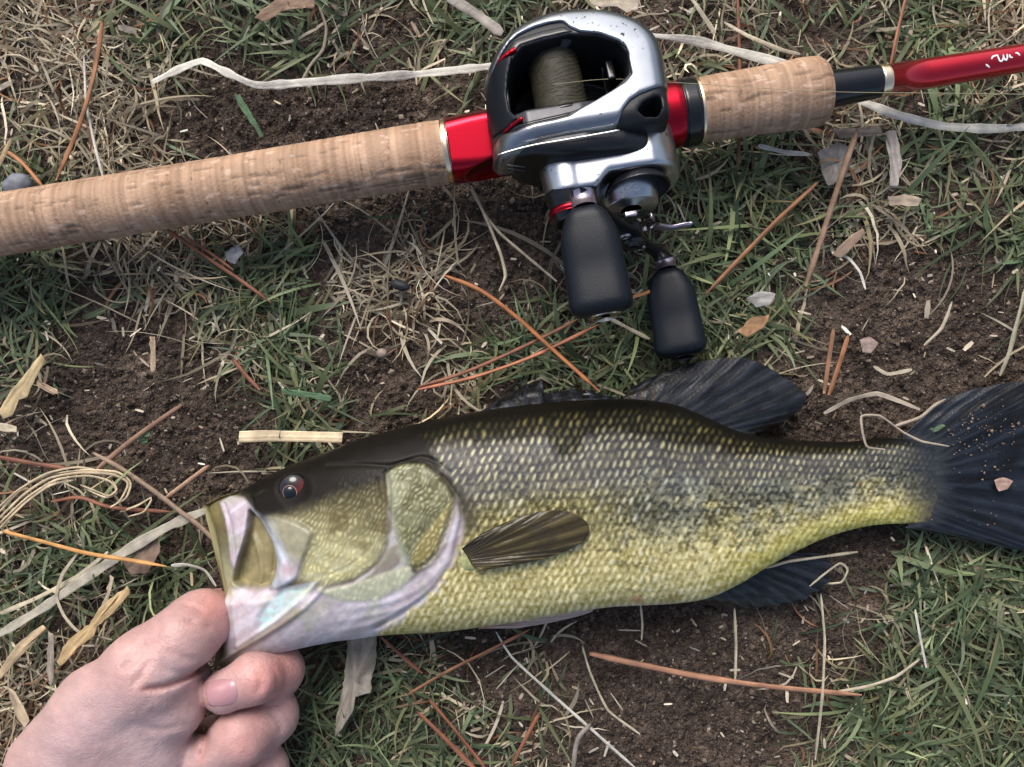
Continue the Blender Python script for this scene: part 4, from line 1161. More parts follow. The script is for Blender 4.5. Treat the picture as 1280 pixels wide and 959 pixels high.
# closing caps (small grids would be overkill: fan to a centre point)
c0 = len(Vb); Vb2 = np.vstack([Vb, BW[0].mean(0)[None], BW[-1].mean(0)[None]])
k = np.arange(K)
fan = np.vstack([np.stack([k, (k + 1) % K, np.full(K, c0)], 1), np.stack([(NA - 1) * K + (k + 1) % K, (NA - 1) * K + k, np.full(K, c0 + 1)], 1)])
cl = np.vstack([col.reshape(-1, 3), [[0.2, 0.17, 0.08]], [[0.03, 0.03, 0.03]]])
link('body', make_mesh('body', Vb2 - FB, [ff[:, ::-1], fan[:, ::-1]], cl), M['fish'], bass)
FBVH = BVHTree.FromPolygons([tuple(v) for v in BW[::4, :NU_:3].reshape(-1, 3)], [tuple(int(i) for i in r) for r in grid_faces(len(range(0, NA, 4)), len(range(0, NU_, 3)))])
def on_body(px, py, default=0.02):
    d = P(px, py, 0.0) - np.array([0, 0, CAMH]); d /= np.linalg.norm(d)
    h_ = FBVH.ray_cast(Vector((0, 0, CAMH)), Vector(d))
    return np.array(h_[0]) if h_[0] is not None else None

# eye: ball with iris and pupil
ec = on_body(366, 611)
def ball(name, c, r, cols, mat, parent, n=48, sq=1.0, axis=None):
    u = np.linspace(0, math.pi, n); w = np.linspace(0, 2 * math.pi, 2 * n, endpoint=False)
    A_, B_ = np.meshgrid(u, w, indexing='ij')
    p = np.stack([np.sin(A_) * np.cos(B_), np.sin(A_) * np.sin(B_), np.cos(A_) * sq], -1) * r
    C_ = cols(A_, B_, p / r)
    return link(name, make_mesh(name, p.reshape(-1, 3) + np.asarray(c) - FB, grid_faces(n, 2 * n, True), C_.reshape(-1, 3)), mat, parent)
def eye_cols(A_, B_, p):
    c = np.zeros(p.shape); c[:] = (0.006, 0.005, 0.006)
    ir = sstep(0.95, 0.80, np.hypot(p[..., 0], p[..., 1]))
    red = sstep(-0.1, 0.5, p[..., 0] * 0.9 - p[..., 1] * 0.5)
    c = mixc(c, (0.014, 0.011, 0.015), ir)
    c = mixc(c, (0.11, 0.022, 0.014), ir * red * 0.9)
    return c * (0.8 + 0.4 * vnoise(B_ * 9, A_ * 4, 2)[..., None])
er = 19.5 * (CAMH - ec[2]) / FPX
eye = ball('eye', ec + np.array([0, 0, -0.0014]), er, eye_cols, M['eye'], bass, sq=0.55)
pc = P(363, 615.5, ec[2] + 0.0008)
ball('pupil', np.array([pc[0], pc[1], ec[2] - 0.0014 + 0.55 * math.sqrt(er ** 2 - (pc[0] - ec[0]) ** 2 - (pc[1] - ec[1]) ** 2) - 0.0006]), er * 0.44, lambda A_, B_, p: np.zeros(p.shape) + (0.006, 0.008, 0.014), M['eye'], eye, 32, 0.45)
tq = np.linspace(0, 2 * math.pi, 40)
rp = np.stack([pc[0] + er * 0.45 * np.cos(tq), pc[1] + er * 0.45 * np.sin(tq), ec[2] - 0.0014 + 0.55 * np.sqrt(np.maximum(er ** 2 - (pc[0] + er * 0.45 * np.cos(tq) - ec[0]) ** 2 - (pc[1] + er * 0.45 * np.sin(tq) - ec[1]) ** 2, 0)) + 0.0001], 1)
link('iris_ring', tube_mesh('iris_ring', rp - FB, 0.00016, None, 6, cols=np.array([[0.30, 0.17, 0.12]])), M['eye'], eye)

# --- fins: grids between a base curve and a margin curve with ridged rays
def fin(name, base, tip, nray, col_fn, zb, zt, nu=140, nv=60, amp=0.00045, thick=0.0005, sag=0.0, label=None, bodyfit=None, rag=0.0):
    b = spline(base, nu); t_ = spline(tip, nu)
    s = np.linspace(0, 1, nv)
    X = b[:, None, 0] * (1 - s) + t_[:, None, 0] * s; Y = b[:, None, 1] * (1 - s) + t_[:, None, 1] * s
    uu = np.linspace(0, 1, nu)[:, None] * np.ones(nv)
    ss = s[None] * np.ones((nu, 1))
    wob = uu * nray + 0.5 * (fbm(uu * nray * 0.5, ss * 1.5, 2, 6) - 0.5) * 2
    ray = np.cos(2 * np.pi * wob)
    if rag:
        k_ = 1 + rag * (0.5 * ray - 0.5) * ss ** 3 - rag * 0.8 * (vnoise(uu * nray * 1.3, ss * 0 + 2, 4)) * ss ** 4
        X = b[:, None, 0] + (X - b[:, None, 0]) * k_; Y = b[:, None, 1] + (Y - b[:, None, 1]) * k_
    Zf = (np.interp(uu, np.linspace(0, 1, len(np.atleast_1d(zb))), np.atleast_1d(zb)) * (1 - ss) + np.interp(uu, np.linspace(0, 1, len(np.atleast_1d(zt))), np.atleast_1d(zt)) * ss)
    Zf = Zf + sag * np.sin(np.pi * ss)
    if bodyfit is not None:
        Zf = bodyfit(X, Y, uu, ss)
    und = 0.0016 * (fbm(uu * 5, ss * 2.5, 2, 3) - 0.5) * sstep(0, 0.4, ss)
    rid = 0.55 * amp * np.clip(ray, -0.4, 1) * (0.5 + 0.5 * ss) + 0.3 * amp * np.cos(2 * np.pi * wob * 3) * ss + amp * 1.1 * (fbm(uu * nray * 2.2, ss * 2.5, 3, 2) - 0.5)
    C = col_fn(uu, ss, ray, X, Y)
    Wp = P(X, Y, Zf); Wp[..., 2] += rid + und
    lowp = Wp.copy(); lowp[..., 2] -= thick
    n_ = nu * nv
    Vv = np.vstack([Wp.reshape(-1, 3), lowp.reshape(-1, 3)])
    g = grid_faces(nu, nv)
    rimi = np.concatenate([np.arange(nv), (np.arange(1, nu)) * nv + nv - 1, (nu - 1) * nv + np.arange(nv - 2, -1, -1), np.arange(nu - 2, 0, -1) * nv])
    rn = np.roll(rimi, -1)
    sidef = np.stack([rimi, rn, rn + n_, rimi + n_], 1)
    o = link(name, make_mesh(name, Vv - FB, [g, g[:, ::-1] + n_, sidef], np.vstack([C.reshape(-1, 3)] * 2)), M['fin'], bass)
    if label: o['label'] = label
    return o
def dark_fin(base_c=(0.007, 0.008, 0.010), ray_c=(0.017, 0.019, 0.025), olive_m=0.0, nearbase=False):
    def f(uu, ss, ray, X, Y):
        m = sstep(-0.2, 0.8, ray)
        c = mixc(np.zeros(uu.shape + (3,)) + base_c, ray_c, m)
        ol = olive_m * sstep(0.55, 0.7, fbm(uu * 6, ss * 2, 2, 4)) * (1 - m)
        c = mixc(c, (0.022, 0.016, 0.005), ol)
        stk = sstep(0.52, 0.66, fbm(uu * 34, ss * 3.2, 3, 1))
        c = mixc(c, (0.003, 0.003, 0.003), 0.85 * stk)
        if nearbase:
            c = mixc(c, (0.030, 0.033, 0.036), sstep(0.22, 0.04, ss + 0.12 * (fbm(uu * 20, ss * 8, 2, 2) - 0.5)))
        return c * (0.7 + 0.6 * fbm(uu * 40, ss * 14, 2, 5)[..., None])
    return f
fin('soft_dorsal_fin', [(774,503),(800,503),(840,509),(880,523),(915,538),(932,544)], [(790,484),(820,469),(860,455),(900,447),(935,448),(965,460),(992,478),(1009,496),(992,519),(955,540)][:10], 13, dark_fin(olive_m=0.8),
    [0.0235, 0.021, 0.018], [0.017, 0.012, 0.010, 0.010], label='broad dark soft dorsal fin spread flat', rag=0.012, amp=0.00028)
fin('spiny_dorsal_fin', [(590,521),(640,513),(690,508),(735,504),(776,502)], [(606,511),(628,496),(654,481),(679,475),(682,489),(706,486),(735,487),(764,494),(780,499)], 9, dark_fin(), [0.0255, 0.025, 0.024],
    [0.020, 0.016, 0.018, 0.022], label='low dark spiny dorsal fin folded back', rag=0.10, amp=0.00035)
fin('tail_fin', [(1128,545),(1146,560),(1154,580),(1157,602),(1153,628),(1147,645),(1132,660)], [(1180,496),(1250,479),(1330,470),(1378,468),(1350,530),(1322,595),(1352,655),(1384,712),(1300,694),(1230,679),(1180,668)], 17, dark_fin((0.006, 0.008, 0.012), (0.013, 0.017, 0.025), nearbase=True),
    [0.0118, 0.0126, 0.0126, 0.0118], [0.008, 0.009, 0.008, 0.0075], nu=170, nv=80, amp=0.00028, label='wide dark blue grey tail fin', rag=0.02)
fin('anal_fin', [(862,748),(890,741),(925,724),(955,706),(985,691)], [(880,757),(915,760),(955,760),(990,755),(1018,746),(1038,728),(1043,706),(1030,692)], 11, dark_fin(olive_m=0.3), [0.016, 0.014, 0.012], [0.007, 0.008, 0.009, 0.011],
    label='dark anal fin pressed on the soil', rag=0.05, amp=0.0003)
def pec_z(X, Y, uu, ss):
    z = np.zeros(X.shape)
    for i in range(X.shape[0]):
        for j in range(X.shape[1]):
            h_ = on_body(X[i, j], Y[i, j]); z[i, j] = (h_[2] if h_ is not None else 0.03)
    for _ in range(25):
        z[1:-1, 1:-1] = 0.25 * (z[2:, 1:-1] + z[:-2, 1:-1] + z[1:-1, 2:] + z[1:-1, :-2])
    return z + 0.0016 + 0.0022 * np.sin(np.pi * np.clip(ss, 0, 1)) * 0.6 + 0.001 * ss
def pec_col(uu, ss, ray, X, Y):
    m = sstep(-0.1, 0.8, ray)
    c = mixc(np.zeros(uu.shape + (3,)) + (0.030, 0.022, 0.009), (0.078, 0.060, 0.025), m)
    c = mixc(c, (0.022, 0.018, 0.014), sstep(0.35, 0.0, uu) * 0.7)
    c = mixc(c, (0.13, 0.10, 0.028), sstep(0.80, 1.0, uu) * 0.6)
    c = mixc(c, (0.028, 0.022, 0.014), 0.6 * sstep(0.55, 0.75, fbm(ss * 6, uu * 2, 2, 3)))
    return c
fin('pectoral_fin', [(577,686),(583,694),(588,703),(594,711)], [(600,668),(640,650),(680,639),(712,640),(735,655),(733,672),(715,686),(680,698),(640,707),(600,714)], 12, pec_col, 0.03, 0.03, nu=110, nv=54, amp=0.0003,
    bodyfit=pec_z, label='olive brown pectoral fin folded back over the flank')
def pelv_col(uu, ss, ray, X, Y):
    c = np.zeros(uu.shape + (3,)) + (0.42, 0.31, 0.27)
    c = mixc(c, (0.40, 0.16, 0.10), sstep(0.4, 0.1, ss) * 0.8)
    return mixc(c, (0.27, 0.24, 0.22), sstep(-0.2, .8, ray) * .5)
fin('pelvic_fin', [(598,786),(603,780),(610,776)], [(650,785),(700,776),(740,765),(730,758),(690,760)], 5, pelv_col, 0.012, 0.010, nu=60, nv=40, amp=0.0003, label='pale pinkish pelvic fin under the belly')
# fleshy base of the pectoral fin
pb = on_body(588, 700)
ball('fin_base', pb + np.array([-0.0003, 0, -0.0016]), 0.0048, lambda A_, B_, p: np.zeros(p.shape) + np.array([0.30, 0.31, 0.14]) * (0.7 + 0.6 * vnoise(p[..., 0] * 6 + 9, p[..., 1] * 6 + 9, 1)[..., None]), M['fish'], bass, 24, 0.55)

# grit and crumbs stuck to the wet tail
def tail_grit(n):
    px = np.concatenate([RNG.normal(1225, 26, n), RNG.uniform(1150, 1300, n // 2)]); py = np.concatenate([RNG.normal(545, 22, n), RNG.uniform(500, 670, n // 2)])
    k = poly_sd(px, py, [(1160,520),(1250,486),(1300,480),(1300,680),(1230,672),(1160,655)]) < -3
    px, py = px[k], py[k]; m = len(px)
    r = np.minimum(0.00035 * np.exp(RNG.normal(0, 0.45, m)), 0.001)
    base = np.array([[0,0,1],[.9,0,.2],[.1,.85,.3],[-.85,.1,.2],[0,-.9,.25],[.1,.1,-.9]])
    f = np.array([[0,1,2],[0,2,3],[0,3,4],[0,4,1],[1,5,2],[2,5,3],[3,5,4],[4,5,1]])
    Vv = base[None] * (1 + RNG.normal(0, 0.25, (m, 6, 3))) * r[:, None, None]
    z = np.interp(px, [1150, 1200, 1250, 1300], [0.0136, 0.0124, 0.0114, 0.0106])
    Vv = Vv + P(px, py, z)[:, None]
    C_ = np.array([0.20, 0.14, 0.10]) * (0.4 + RNG.random((m, 1)))
    return make_mesh('grit', Vv.reshape(-1, 3), (f[None] + 6 * np.arange(m)[:, None, None]).reshape(-1, 3), np.repeat(C_, 6, 0), False)
tag(link('grit', tail_grit(110), M['crumb']), 'brown grit stuck to the wet tail fin', 'soil', None, 'stuff')

# ------------------------------------------------------------------ hand (left, palm up) gripping the jaw: one continuous skin from a distance field
def hp(px, py, z): return P(px, py, z)
hh = 0.00085
hlo = np.array([-0.262, -0.232, -0.010]); hhi = np.array([-0.078, -0.068, 0.068])
HX, HY, HZ = sdf_grid(hlo, hhi, hh)
HX, HY, HZ = (a.astype(np.float32) for a in (HX, HY, HZ))
def chain(joints, rad, k=0.003):
    d = None
    for i in range(len(joints) - 1):
        c = cone_caps(HX, HY, HZ, joints[i], joints[i + 1], rad[i], rad[i + 1])
        d = c if d is None else smin(d, c, k)
    return d
# palm and forearm
palm = cone_caps(HX, HY, HZ, hp(40, 1040, 0.021), hp(190, 985, 0.019), 0.0215, 0.0195)
palm = smin(palm, cone_caps(HX, HY, HZ, hp(190, 985, 0.018), hp(285, 925, 0.009), 0.018, 0.0125), 0.012)
palm = smin(palm, cone_caps(HX, HY, HZ, hp(150, 1060, 0.018), hp(250, 1000, 0.011), 0.019, 0.014), 0.012)
arm_ = cone_caps(HX, HY, HZ, hp(-170, 1190, 0.030), hp(15, 1050, 0.024), 0.028, 0.0245)
palm = smin(palm, arm_, 0.02)
# thumb
thumb = chain([hp(70, 955, 0.030), hp(128, 893, 0.038), hp(188, 838, 0.0455), hp(228, 798, 0.0440), hp(250, 777, 0.0345), hp(274, 766, 0.0195)],
              [0.0185, 0.0185, 0.0160, 0.0118, 0.0110, 0.0098], 0.006)
then = cone_caps(HX, HY, HZ, hp(120, 945, 0.034), hp(216, 884, 0.0405), 0.0185, 0.0125)
then2 = cone_caps(HX, HY, HZ, hp(110, 1005, 0.033), hp(196, 935, 0.0345), 0.0165, 0.0145)
hand = smin(palm, then2, 0.012)
hand = smin(hand, then, 0.006)
web = cone_caps(HX, HY, HZ, hp(205, 840, 0.036), hp(232, 850, 0.030), 0.0125, 0.0100)
th2 = smin(thumb, web, 0.008)
hand = smin(hand, th2, 0.0055)
# fingers
index = chain([hp(285, 935, 0.011), hp(348, 838, 0.0225), hp(318, 848, 0.0375), hp(280, 865, 0.0395)], [0.0112, 0.0100, 0.0094, 0.0083], 0.0035)
middle = chain([hp(262, 985, 0.010), hp(337, 894, 0.0215), hp(302, 921, 0.0345), hp(255, 948, 0.0330)], [0.0122, 0.0112, 0.0108, 0.0092], 0.0035)
ring = chain([hp(235, 1030, 0.010), hp(326, 962, 0.0200), hp(290, 990, 0.0320), hp(245, 1012, 0.0300)], [0.0118, 0.0106, 0.0100, 0.0088], 0.0035)
pinky = chain([hp(205, 1070, 0.010), hp(304, 1022, 0.0180), hp(272, 1045, 0.0275), hp(230, 1060, 0.0265)], [0.0105, 0.0092, 0.0088, 0.0076], 0.0035)
fing = smin(index, middle, 0.0012)
fing = smin(fing, ring, 0.0012); fing = smin(fing, pinky, 0.0012)
hand = smin(hand, fing, 0.0016)
# creases: carve thin valleys that follow the photograph's folds
SX = 640 + HX * (FPX / (CAMH - HZ)); SY = 479.5 - HY * (FPX / (CAMH - HZ))
near = np.abs(hand) < 0.004
cr = np.zeros(hand.shape, np.float32)
sx, sy = SX[near], SY[near]
acc = np.zeros(sx.shape)
for pts, dep, wid in [([(178,862),(205,858),(232,848),(258,832)], 0.0016, 3.6), ([(229,756),(243,759),(256,768)], 0.00045, 2.2), ([(232,776),(250,781),(266,786)], 0.0005, 2.4),
                      ([(226,772),(236,775),(246,777)], 0.0003, 2.0), ([(148,838),(165,828),(180,812)], 0.0006, 5), ([(163,858),(178,842),(186,824)], 0.0006, 5), ([(150,820),(170,812),(190,806)], 0.0004, 4),
                      ([(200,832),(222,842),(240,838)], 0.0004, 4), ([(205,812),(228,822),(248,826)], 0.0003, 4), ([(170,905),(200,912),(238,905)], 0.0003, 4), ([(318,838),(326,850),(322,868)], 0.0004, 4),
                      ([(338,832),(346,845),(346,862)], 0.0003, 3), ([(340,892),(350,905),(352,918)], 0.0004, 4), ([(252,905),(258,925),(250,950)], 0.0010, 4)]:
    d_, u_ = line_d(sx, sy, spline(pts, 16))
    acc += 1.7 * dep * np.exp(-(d_ / wid) ** 2) * np.clip(np.minimum(u_, 1 - u_) * 5 + 0.25, 0, 1)
# tendons and softer folds
acc += 0.0008 * (fbm(sx / 30, sy / 30, 3, 2) - 0.5) + 0.0003 * (fbm((sx + sy) / 9, (sx - sy) / 22, 2, 4) - 0.5)
cr[near] = acc
hand = hand + cr
Vh, Qh = surface_nets(hand, hlo, hh)
Vh = laplace(Vh, Qh, 2, 0.45)
hpx, hpy = to_px(Vh)
skin = np.zeros((len(Vh), 3)); skin[:] = (0.45, 0.285, 0.268)
def blob(cx, cy, r): return np.exp(-((hpx - cx) ** 2 + (hpy - cy) ** 2) / r ** 2)
nn = fbm(hpx / 22, hpy / 22, 3, 1); n3 = fbm(hpx / 5, hpy / 5, 2, 3)
skin = mixc(skin, (0.52, 0.215, 0.185), 0.65 * np.clip(blob(268, 760, 34) + blob(330, 855, 30) + 0.7 * blob(360, 835, 25) + 0.6 * blob(300, 930, 40) + 0.5 * blob(185, 830, 45), 0, 1))
skin = mixc(skin, (0.49, 0.345, 0.345), 0.7 * np.clip(blob(120, 940, 80) + blob(210, 840, 25) + 0.6 * blob(200, 930, 40), 0, 1))
skin = mixc(skin, (0.36, 0.14, 0.115), 0.65 * np.exp(-(line_d(hpx, hpy, spline([(178,862),(205,858),(232,848),(258,832)], 16))[0] / 3.0) ** 2))
skin = mixc(skin, (0.40, 0.17, 0.14), 0.5 * np.exp(-(line_d(hpx, hpy, spline([(252,880),(256,910),(250,950)], 16))[0] / 6.0) ** 2))
skin *= (0.72 + 0.34 * nn + 0.14 * n3)[:, None]
skin[:, 1:] *= (1 - 0.10 * (fbm(hpx / 40, hpy / 40, 2, 6) - 0.4))[:, None]
hnd = empty('hand', tuple(P(150, 900, 0.0)))
tag(hnd, 'bare hand gripping the bass by its lower jaw, thumb in the mouth', 'hand')
HBs = np.array(hnd.location)
hb = link('skin', make_mesh('skin', Vh - HBs, Qh, skin), M['skin'], hnd)
HB = BVHTree.FromPolygons([tuple(v) for v in Vh], [tuple(int(i) for i in r) for r in Qh])
def on_hand(px, py):
    d = P(px, py, 0.0) - np.array([0, 0, CAMH]); d /= np.linalg.norm(d)
    h_ = HB.ray_cast(Vector((0, 0, CAMH)), Vector(d))
    return np.array(h_[0]) if h_[0] is not None else None
def nail(cx, cy, ax, L, Wd):
    """curved nail plate: ax = pixel direction towards the finger tip"""
    a = np.array(ax, float); a /= np.linalg.norm(a); b = np.array([-a[1], a[0]])
    n1, n2 = 22, 18
    G = np.zeros((n1, n2, 3)); ok = True
    for i, s in enumerate(np.linspace(-1, 1, n1)):
        for j, w in enumerate(np.linspace(-1, 1, n2)):
            k = (1 - 0.30 * max(0, -s) ** 3 - 0.22 * max(0, s) ** 4)
            x, y = cx + a[0] * s * L * (1 - 0.10 * w * w) + b[0] * w * Wd * k, cy + a[1] * s * L * (1 - 0.10 * w * w) + b[1] * w * Wd * k
            h_ = on_hand(x, y)
            G[i, j] = h_ if h_ is not None else P(x, y, 0.035)
    for _ in range(8):
        G[1:-1, 1:-1] = 0.25 * (G[2:, 1:-1] + G[:-2, 1:-1] + G[1:-1, 2:] + G[1:-1, :-2])
    ss = np.linspace(-1, 1, n1)[:, None]; ww = np.linspace(-1, 1, n2)[None]
    lift = 0.00045 * (1 - np.abs(ww) ** 4) * np.clip((ss + 1.0) * 3, 0, 1) + 0.0002 * sstep(0.5, 1, ss)
    T_ = G.copy(); T_[..., 2] += lift
    B_ = G.copy(); B_[..., 2] -= 0.0006
    n_ = n1 * n2; g = grid_faces(n1, n2)
    rimi = np.concatenate([np.arange(n2), np.arange(1, n1) * n2 + n2 - 1, (n1 - 1) * n2 + np.arange(n2 - 2, -1, -1), np.arange(n1 - 2, 0, -1) * n2])
    rn = np.roll(rimi, -1)
    return link('fingernail', make_mesh('fingernail', np.vstack([T_.reshape(-1, 3), B_.reshape(-1, 3)]) - HBs, [g, g[:, ::-1] + n_, np.stack([rimi, rn, rn + n_, rimi + n_], 1)]), M['nail'], hnd)
nail(277.5, 866, (-1, 0.10), 19.5, 17)

# ------------------------------------------------------------------ litter: every straw, needle, chip and leaf that can be told apart
TAN, PALE, WHITE, ORANGE, RUST, BROWN, GREY = (0.42, 0.31, 0.18), (0.46, 0.40, 0.29), (0.58, 0.55, 0.48), (0.36, 0.14, 0.055), (0.23, 0.085, 0.045), (0.17, 0.105, 0.065), (0.30, 0.27, 0.235)
def gz(p):
    return ground_z(p[:, 0], p[:, 1])
def strand_mesh(name, pts, w, z, colr, flat=0.35, taper=(0.5, 0.5), rough=0.12, sides=8, seed=0, n=None, jag=False, grad=None, kink=0.0, stripe=0.4, wear=0.44):
    """pts in pixels, w = width in pixels, z = height above the soil (number or list)"""
    L = np.sum(np.hypot(*np.diff(np.asarray(pts, float), axis=0).T))
    n = n or int(np.clip(L / 4, 10, 90))
    c = spline(pts, n); t = np.linspace(0, 1, n)
    if kink:
        pp = np.asarray(pts, float); LL = np.concatenate([[0], np.cumsum(np.hypot(*np.diff(pp, axis=0).T))])
        lin = np.stack([np.interp(t * LL[-1], LL, pp[:, k_]) for k_ in (0, 1)], 1)
        c = c * (1 - kink) + lin * kink
    zz = np.interp(t, np.linspace(0, 1, len(np.atleast_1d(z))), np.atleast_1d(z)).astype(float)
    zz = zz + 0.0011 * (vnoise(t * L / 45 + seed * 3.1, t * 0 + seed, 1) - 0.5)
    p = P(c[:, 0], c[:, 1], zz)
    k = w * 0.5 * (CAMH - 0.008) / FPX
    hw = k * (1 + rough * 2 * (vnoise(t * L / 14 + seed * 7.7, t * 0 + seed + 0.5, 2) - 0.5))
    hw = hw * np.interp(t, [0, 0.08, 0.9, 1], [taper[0], 1, 1, taper[1]])
    roll = 1.5 * (vnoise(t * L / 60 + seed * 1.7, t * 0 + 3, 3) - 0.5) * (0.8 if flat < 0.6 else 0)
    cc = np.array(colr)[None] * (1 - wear / 2 + wear * vnoise(t * L / 12 + seed, t * 0 + seed * 2.3, 4))[:, None]
    if grad is not None:
        cc = cc * (1 - t[:, None]) + np.array(grad)[None] * t[:, None]
    sidev = 1 - stripe / 2 + stripe * np.random.default_rng(seed).random(sides)
    fib = 0.85 + 0.30 * vnoise(t[:, None] * L / 20 + np.arange(sides)[None] * 5.3, np.arange(sides)[None] * 3.7 + t[:, None] * 0 + seed, 6)
    cc = cc[:, None, :] * (sidev[None] * fib)[..., None]
    me = tube_mesh(name, p, hw, np.maximum(hw * flat, 0.00012), sides, cols=cc, roll=roll, smooth=False if flat < 0.5 else True)
    return me
_cnt = [0]
def strand(name, label, cat, pts, w, z, colr, group=None, parent=None, mat='litter', **kw):
    _cnt[0] += 1
    me = strand_mesh(name, pts, w, z, colr, seed=_cnt[0], **kw)
    o = link(name, me, M[mat], parent)
    if parent is None:
        # move the origin to the piece itself
        co = np.empty(len(me.vertices) * 3, np.float32); me.vertices.foreach_get('co', co); co = co.reshape(-1, 3)
        c = co.mean(0); c[2] = co[:, 2].min(); me.vertices.foreach_set('co', (co - c).ravel()); me.update(); o.location = c
        tag(o, label, cat, group)
    return o
def needle(label, pts, w, z=0.009, colr=ORANGE, **kw):
    return strand('pine_needle', label, 'pine needle', pts, w * 0.82, z, np.array(colr) * 0.85, 'fallen pine needles', mat='needle', flat=0.55, stripe=0.7, wear=0.7, taper=(0.6, 0.25), rough=0.08, sides=7, **kw)
def straw(label, pts, w, z=0.008, colr=PALE, **kw):
    kw.setdefault('flat', 0.13); kw.setdefault('kink', 0.55); kw.setdefault('rough', 0.28)
    return strand('straw', label, 'straw', pts, w * (0.8 if w < 10 else 0.9), np.asarray(z) - 0.0015, np.array(colr) * 0.82, 'dry straws on the grass', **kw)
def chip(label, outline, z, colr, thick=0.0012, grain=None, name='wood_chip', cat='wood chip', group='wood chips and splinters', tilt=(0, 0), parent=None, curl=0.0):
    """flat irregular piece: outline polygon in pixels, real thickness, slight warp"""
    _cnt[0] += 1; sd_ = _cnt[0]
    o2 = np.asarray(outline, float); m = len(o2)
    dense = []
    for i in range(m):
        a, b = o2[i], o2[(i + 1) % m]; kk = max(2, int(np.hypot(*(b - a)) / 5))
        dense += [a + (b - a) * s for s in np.linspace(0, 1, kk, endpoint=False)]
    dn = np.array(dense); dn += (np.stack([vnoise(np.arange(len(dn)) * 0.9, np.zeros(len(dn)) + sd_, 1), vnoise(np.arange(len(dn)) * 0.9 + 50, np.zeros(len(dn)) + sd_, 2)], 1) - 0.5) * 2.4
    c = dn.mean(0); n = len(dn)
    rings = [1.0, 0.93, 0.62, 0.3]
    Vt, C_ = [], []
    def lay_(s, dz):
        q_ = c + (dn - c) * s
        zz = z + dz + tilt[0] * (q_[:, 0] - c[0]) * 1e-5 + tilt[1] * (q_[:, 1] - c[1]) * 1e-5 + curl * (np.hypot(*(q_ - c).T) / 30) ** 2 + 0.0004 * (vnoise(q_[:, 0] / 8, q_[:, 1] / 8, 3) - 0.5)
        Vt.append(P(q_[:, 0], q_[:, 1], zz))
        g = grain or (1, 0)
        st = vnoise((q_[:, 0] * -g[1] + q_[:, 1] * g[0]) / 2.2 + sd_, (q_[:, 0] * g[0] + q_[:, 1] * g[1]) / 30, 5)
        dirt = 0.65 + 0.7 * fbm(q_[:, 0] / 9 + sd_, q_[:, 1] / 9, 3, 6)
        C_.append(np.array(colr)[None] * (0.45 + 0.75 * st)[:, None] * dirt[:, None])
    lay_(0.97, -thick); lay_(1.0, -thick * 0.5)
    for s in rings: lay_(s, 0 if s < 1 else -0.0001)
    cp = P(c[0], c[1], z); Vt.append(cp[None]); C_.append(np.array(colr)[None]); 
    cb = P(c[0], c[1], z - thick); Vt.append(cb[None]); C_.append(np.array(colr)[None])
    nl = 2 + len(rings)
    f = grid_faces(nl, n, True)
    k = np.arange(n); ti = nl * n
    fan_t = np.stack([(nl - 1) * n + k, (nl - 1) * n + (k + 1) % n, np.full(n, ti)], 1)
    fan_b = np.stack([(k + 1) % n, k, np.full(n, ti + 1)], 1)
    Vt = np.vstack(Vt); org = np.array([*cp[:2], z - thick])
    area = 0.5 * np.sum(dn[:, 0] * np.roll(dn[:, 1], -1) - np.roll(dn[:, 0], -1) * dn[:, 1])
    fl_ = (lambda a: a[:, ::-1]) if area > 0 else (lambda a: a)
    me = make_mesh(name, Vt - org, [fl_(f[:, ::-1]), fl_(fan_t), fl_(fan_b)], np.vstack(C_))
    o = link(name, me, M['litter'], parent); o.location = org
    if parent is None: tag(o, label, cat, group)
    return o

# straws and dry blades
straw('long bleached straw with two kinks left of the reel', [(190,103),(220,88),(252,76),(282,90),(312,104),(332,107),(430,99),(520,93),(640,80)], 11, [0.009, 0.013, 0.011, 0.009], WHITE)
straw('pale grass ribbon crossing beneath the red rod blank', [(815,44),(870,51),(930,67),(985,82),(1040,108),(1080,128),(1125,145),(1180,158),(1240,161),(1320,156)], 12, [0.010, 0.009, 0.008, 0.010], WHITE)
straw('stiff pale straw touching the top left of the reel', [(556,-6),(590,14),(628,42)], 13, 0.012, (0.40, 0.36, 0.31))
straw('thin white straw standing beside the orange needle at top left', [(105,70),(108,130),(118,180),(131,230)], 4.5, [0.014, 0.012, 0.010], WHITE, flat=0.8)
straw('short straw stub at the left edge above the grip', [(-4,212),(6,190),(14,174)], 6, 0.012, TAN)
straw('slim pale straw at the top right of the reel', [(862,-6),(878,18),(894,42)], 6, 0.010, PALE)
straw('twisted pale stalk next to the fore grip', [(905,28),(935,45),(975,62),(1000,68)], 6, 0.009, PALE)
straw('straw sliver just below the fore grip', [(948,182),(980,190),(1012,193)], 7, 0.009, WHITE)
straw('long weathered stalk running from the left edge to the mouth of the bass', [(-8,797),(50,762),(108,722),(160,687),(212,657),(262,636)], 14, [0.007, 0.010, 0.010, 0.012], (0.36, 0.33, 0.27))
straw('second weathered stalk beside the long one at lower left', [(-6,770),(45,748),(95,722),(135,690)], 7, 0.008, PALE)
straw('curved pale blade looping down left of the hand', [(98,690),(78,718),(70,745),(80,770),(98,790),(140,800)], 5, 0.011, PALE)
straw('white blade folded above the thumb', [(214,707),(234,706),(256,713),(270,733)], 6, 0.012, WHITE)
straw('crossed pale stem left of the handle knobs', [(588,236),(606,268),(625,292),(660,322),(696,352)], 4.5, 0.008, PALE, flat=0.8)
straw('bowed pale stem hanging below the red seat hood', [(589,232),(610,278),(626,318),(632,345),(624,364)], 5, 0.010, PALE, flat=0.8)
straw('pale stem running to the lower knob', [(762,398),(785,410),(812,424)], 6, 0.008, PALE)
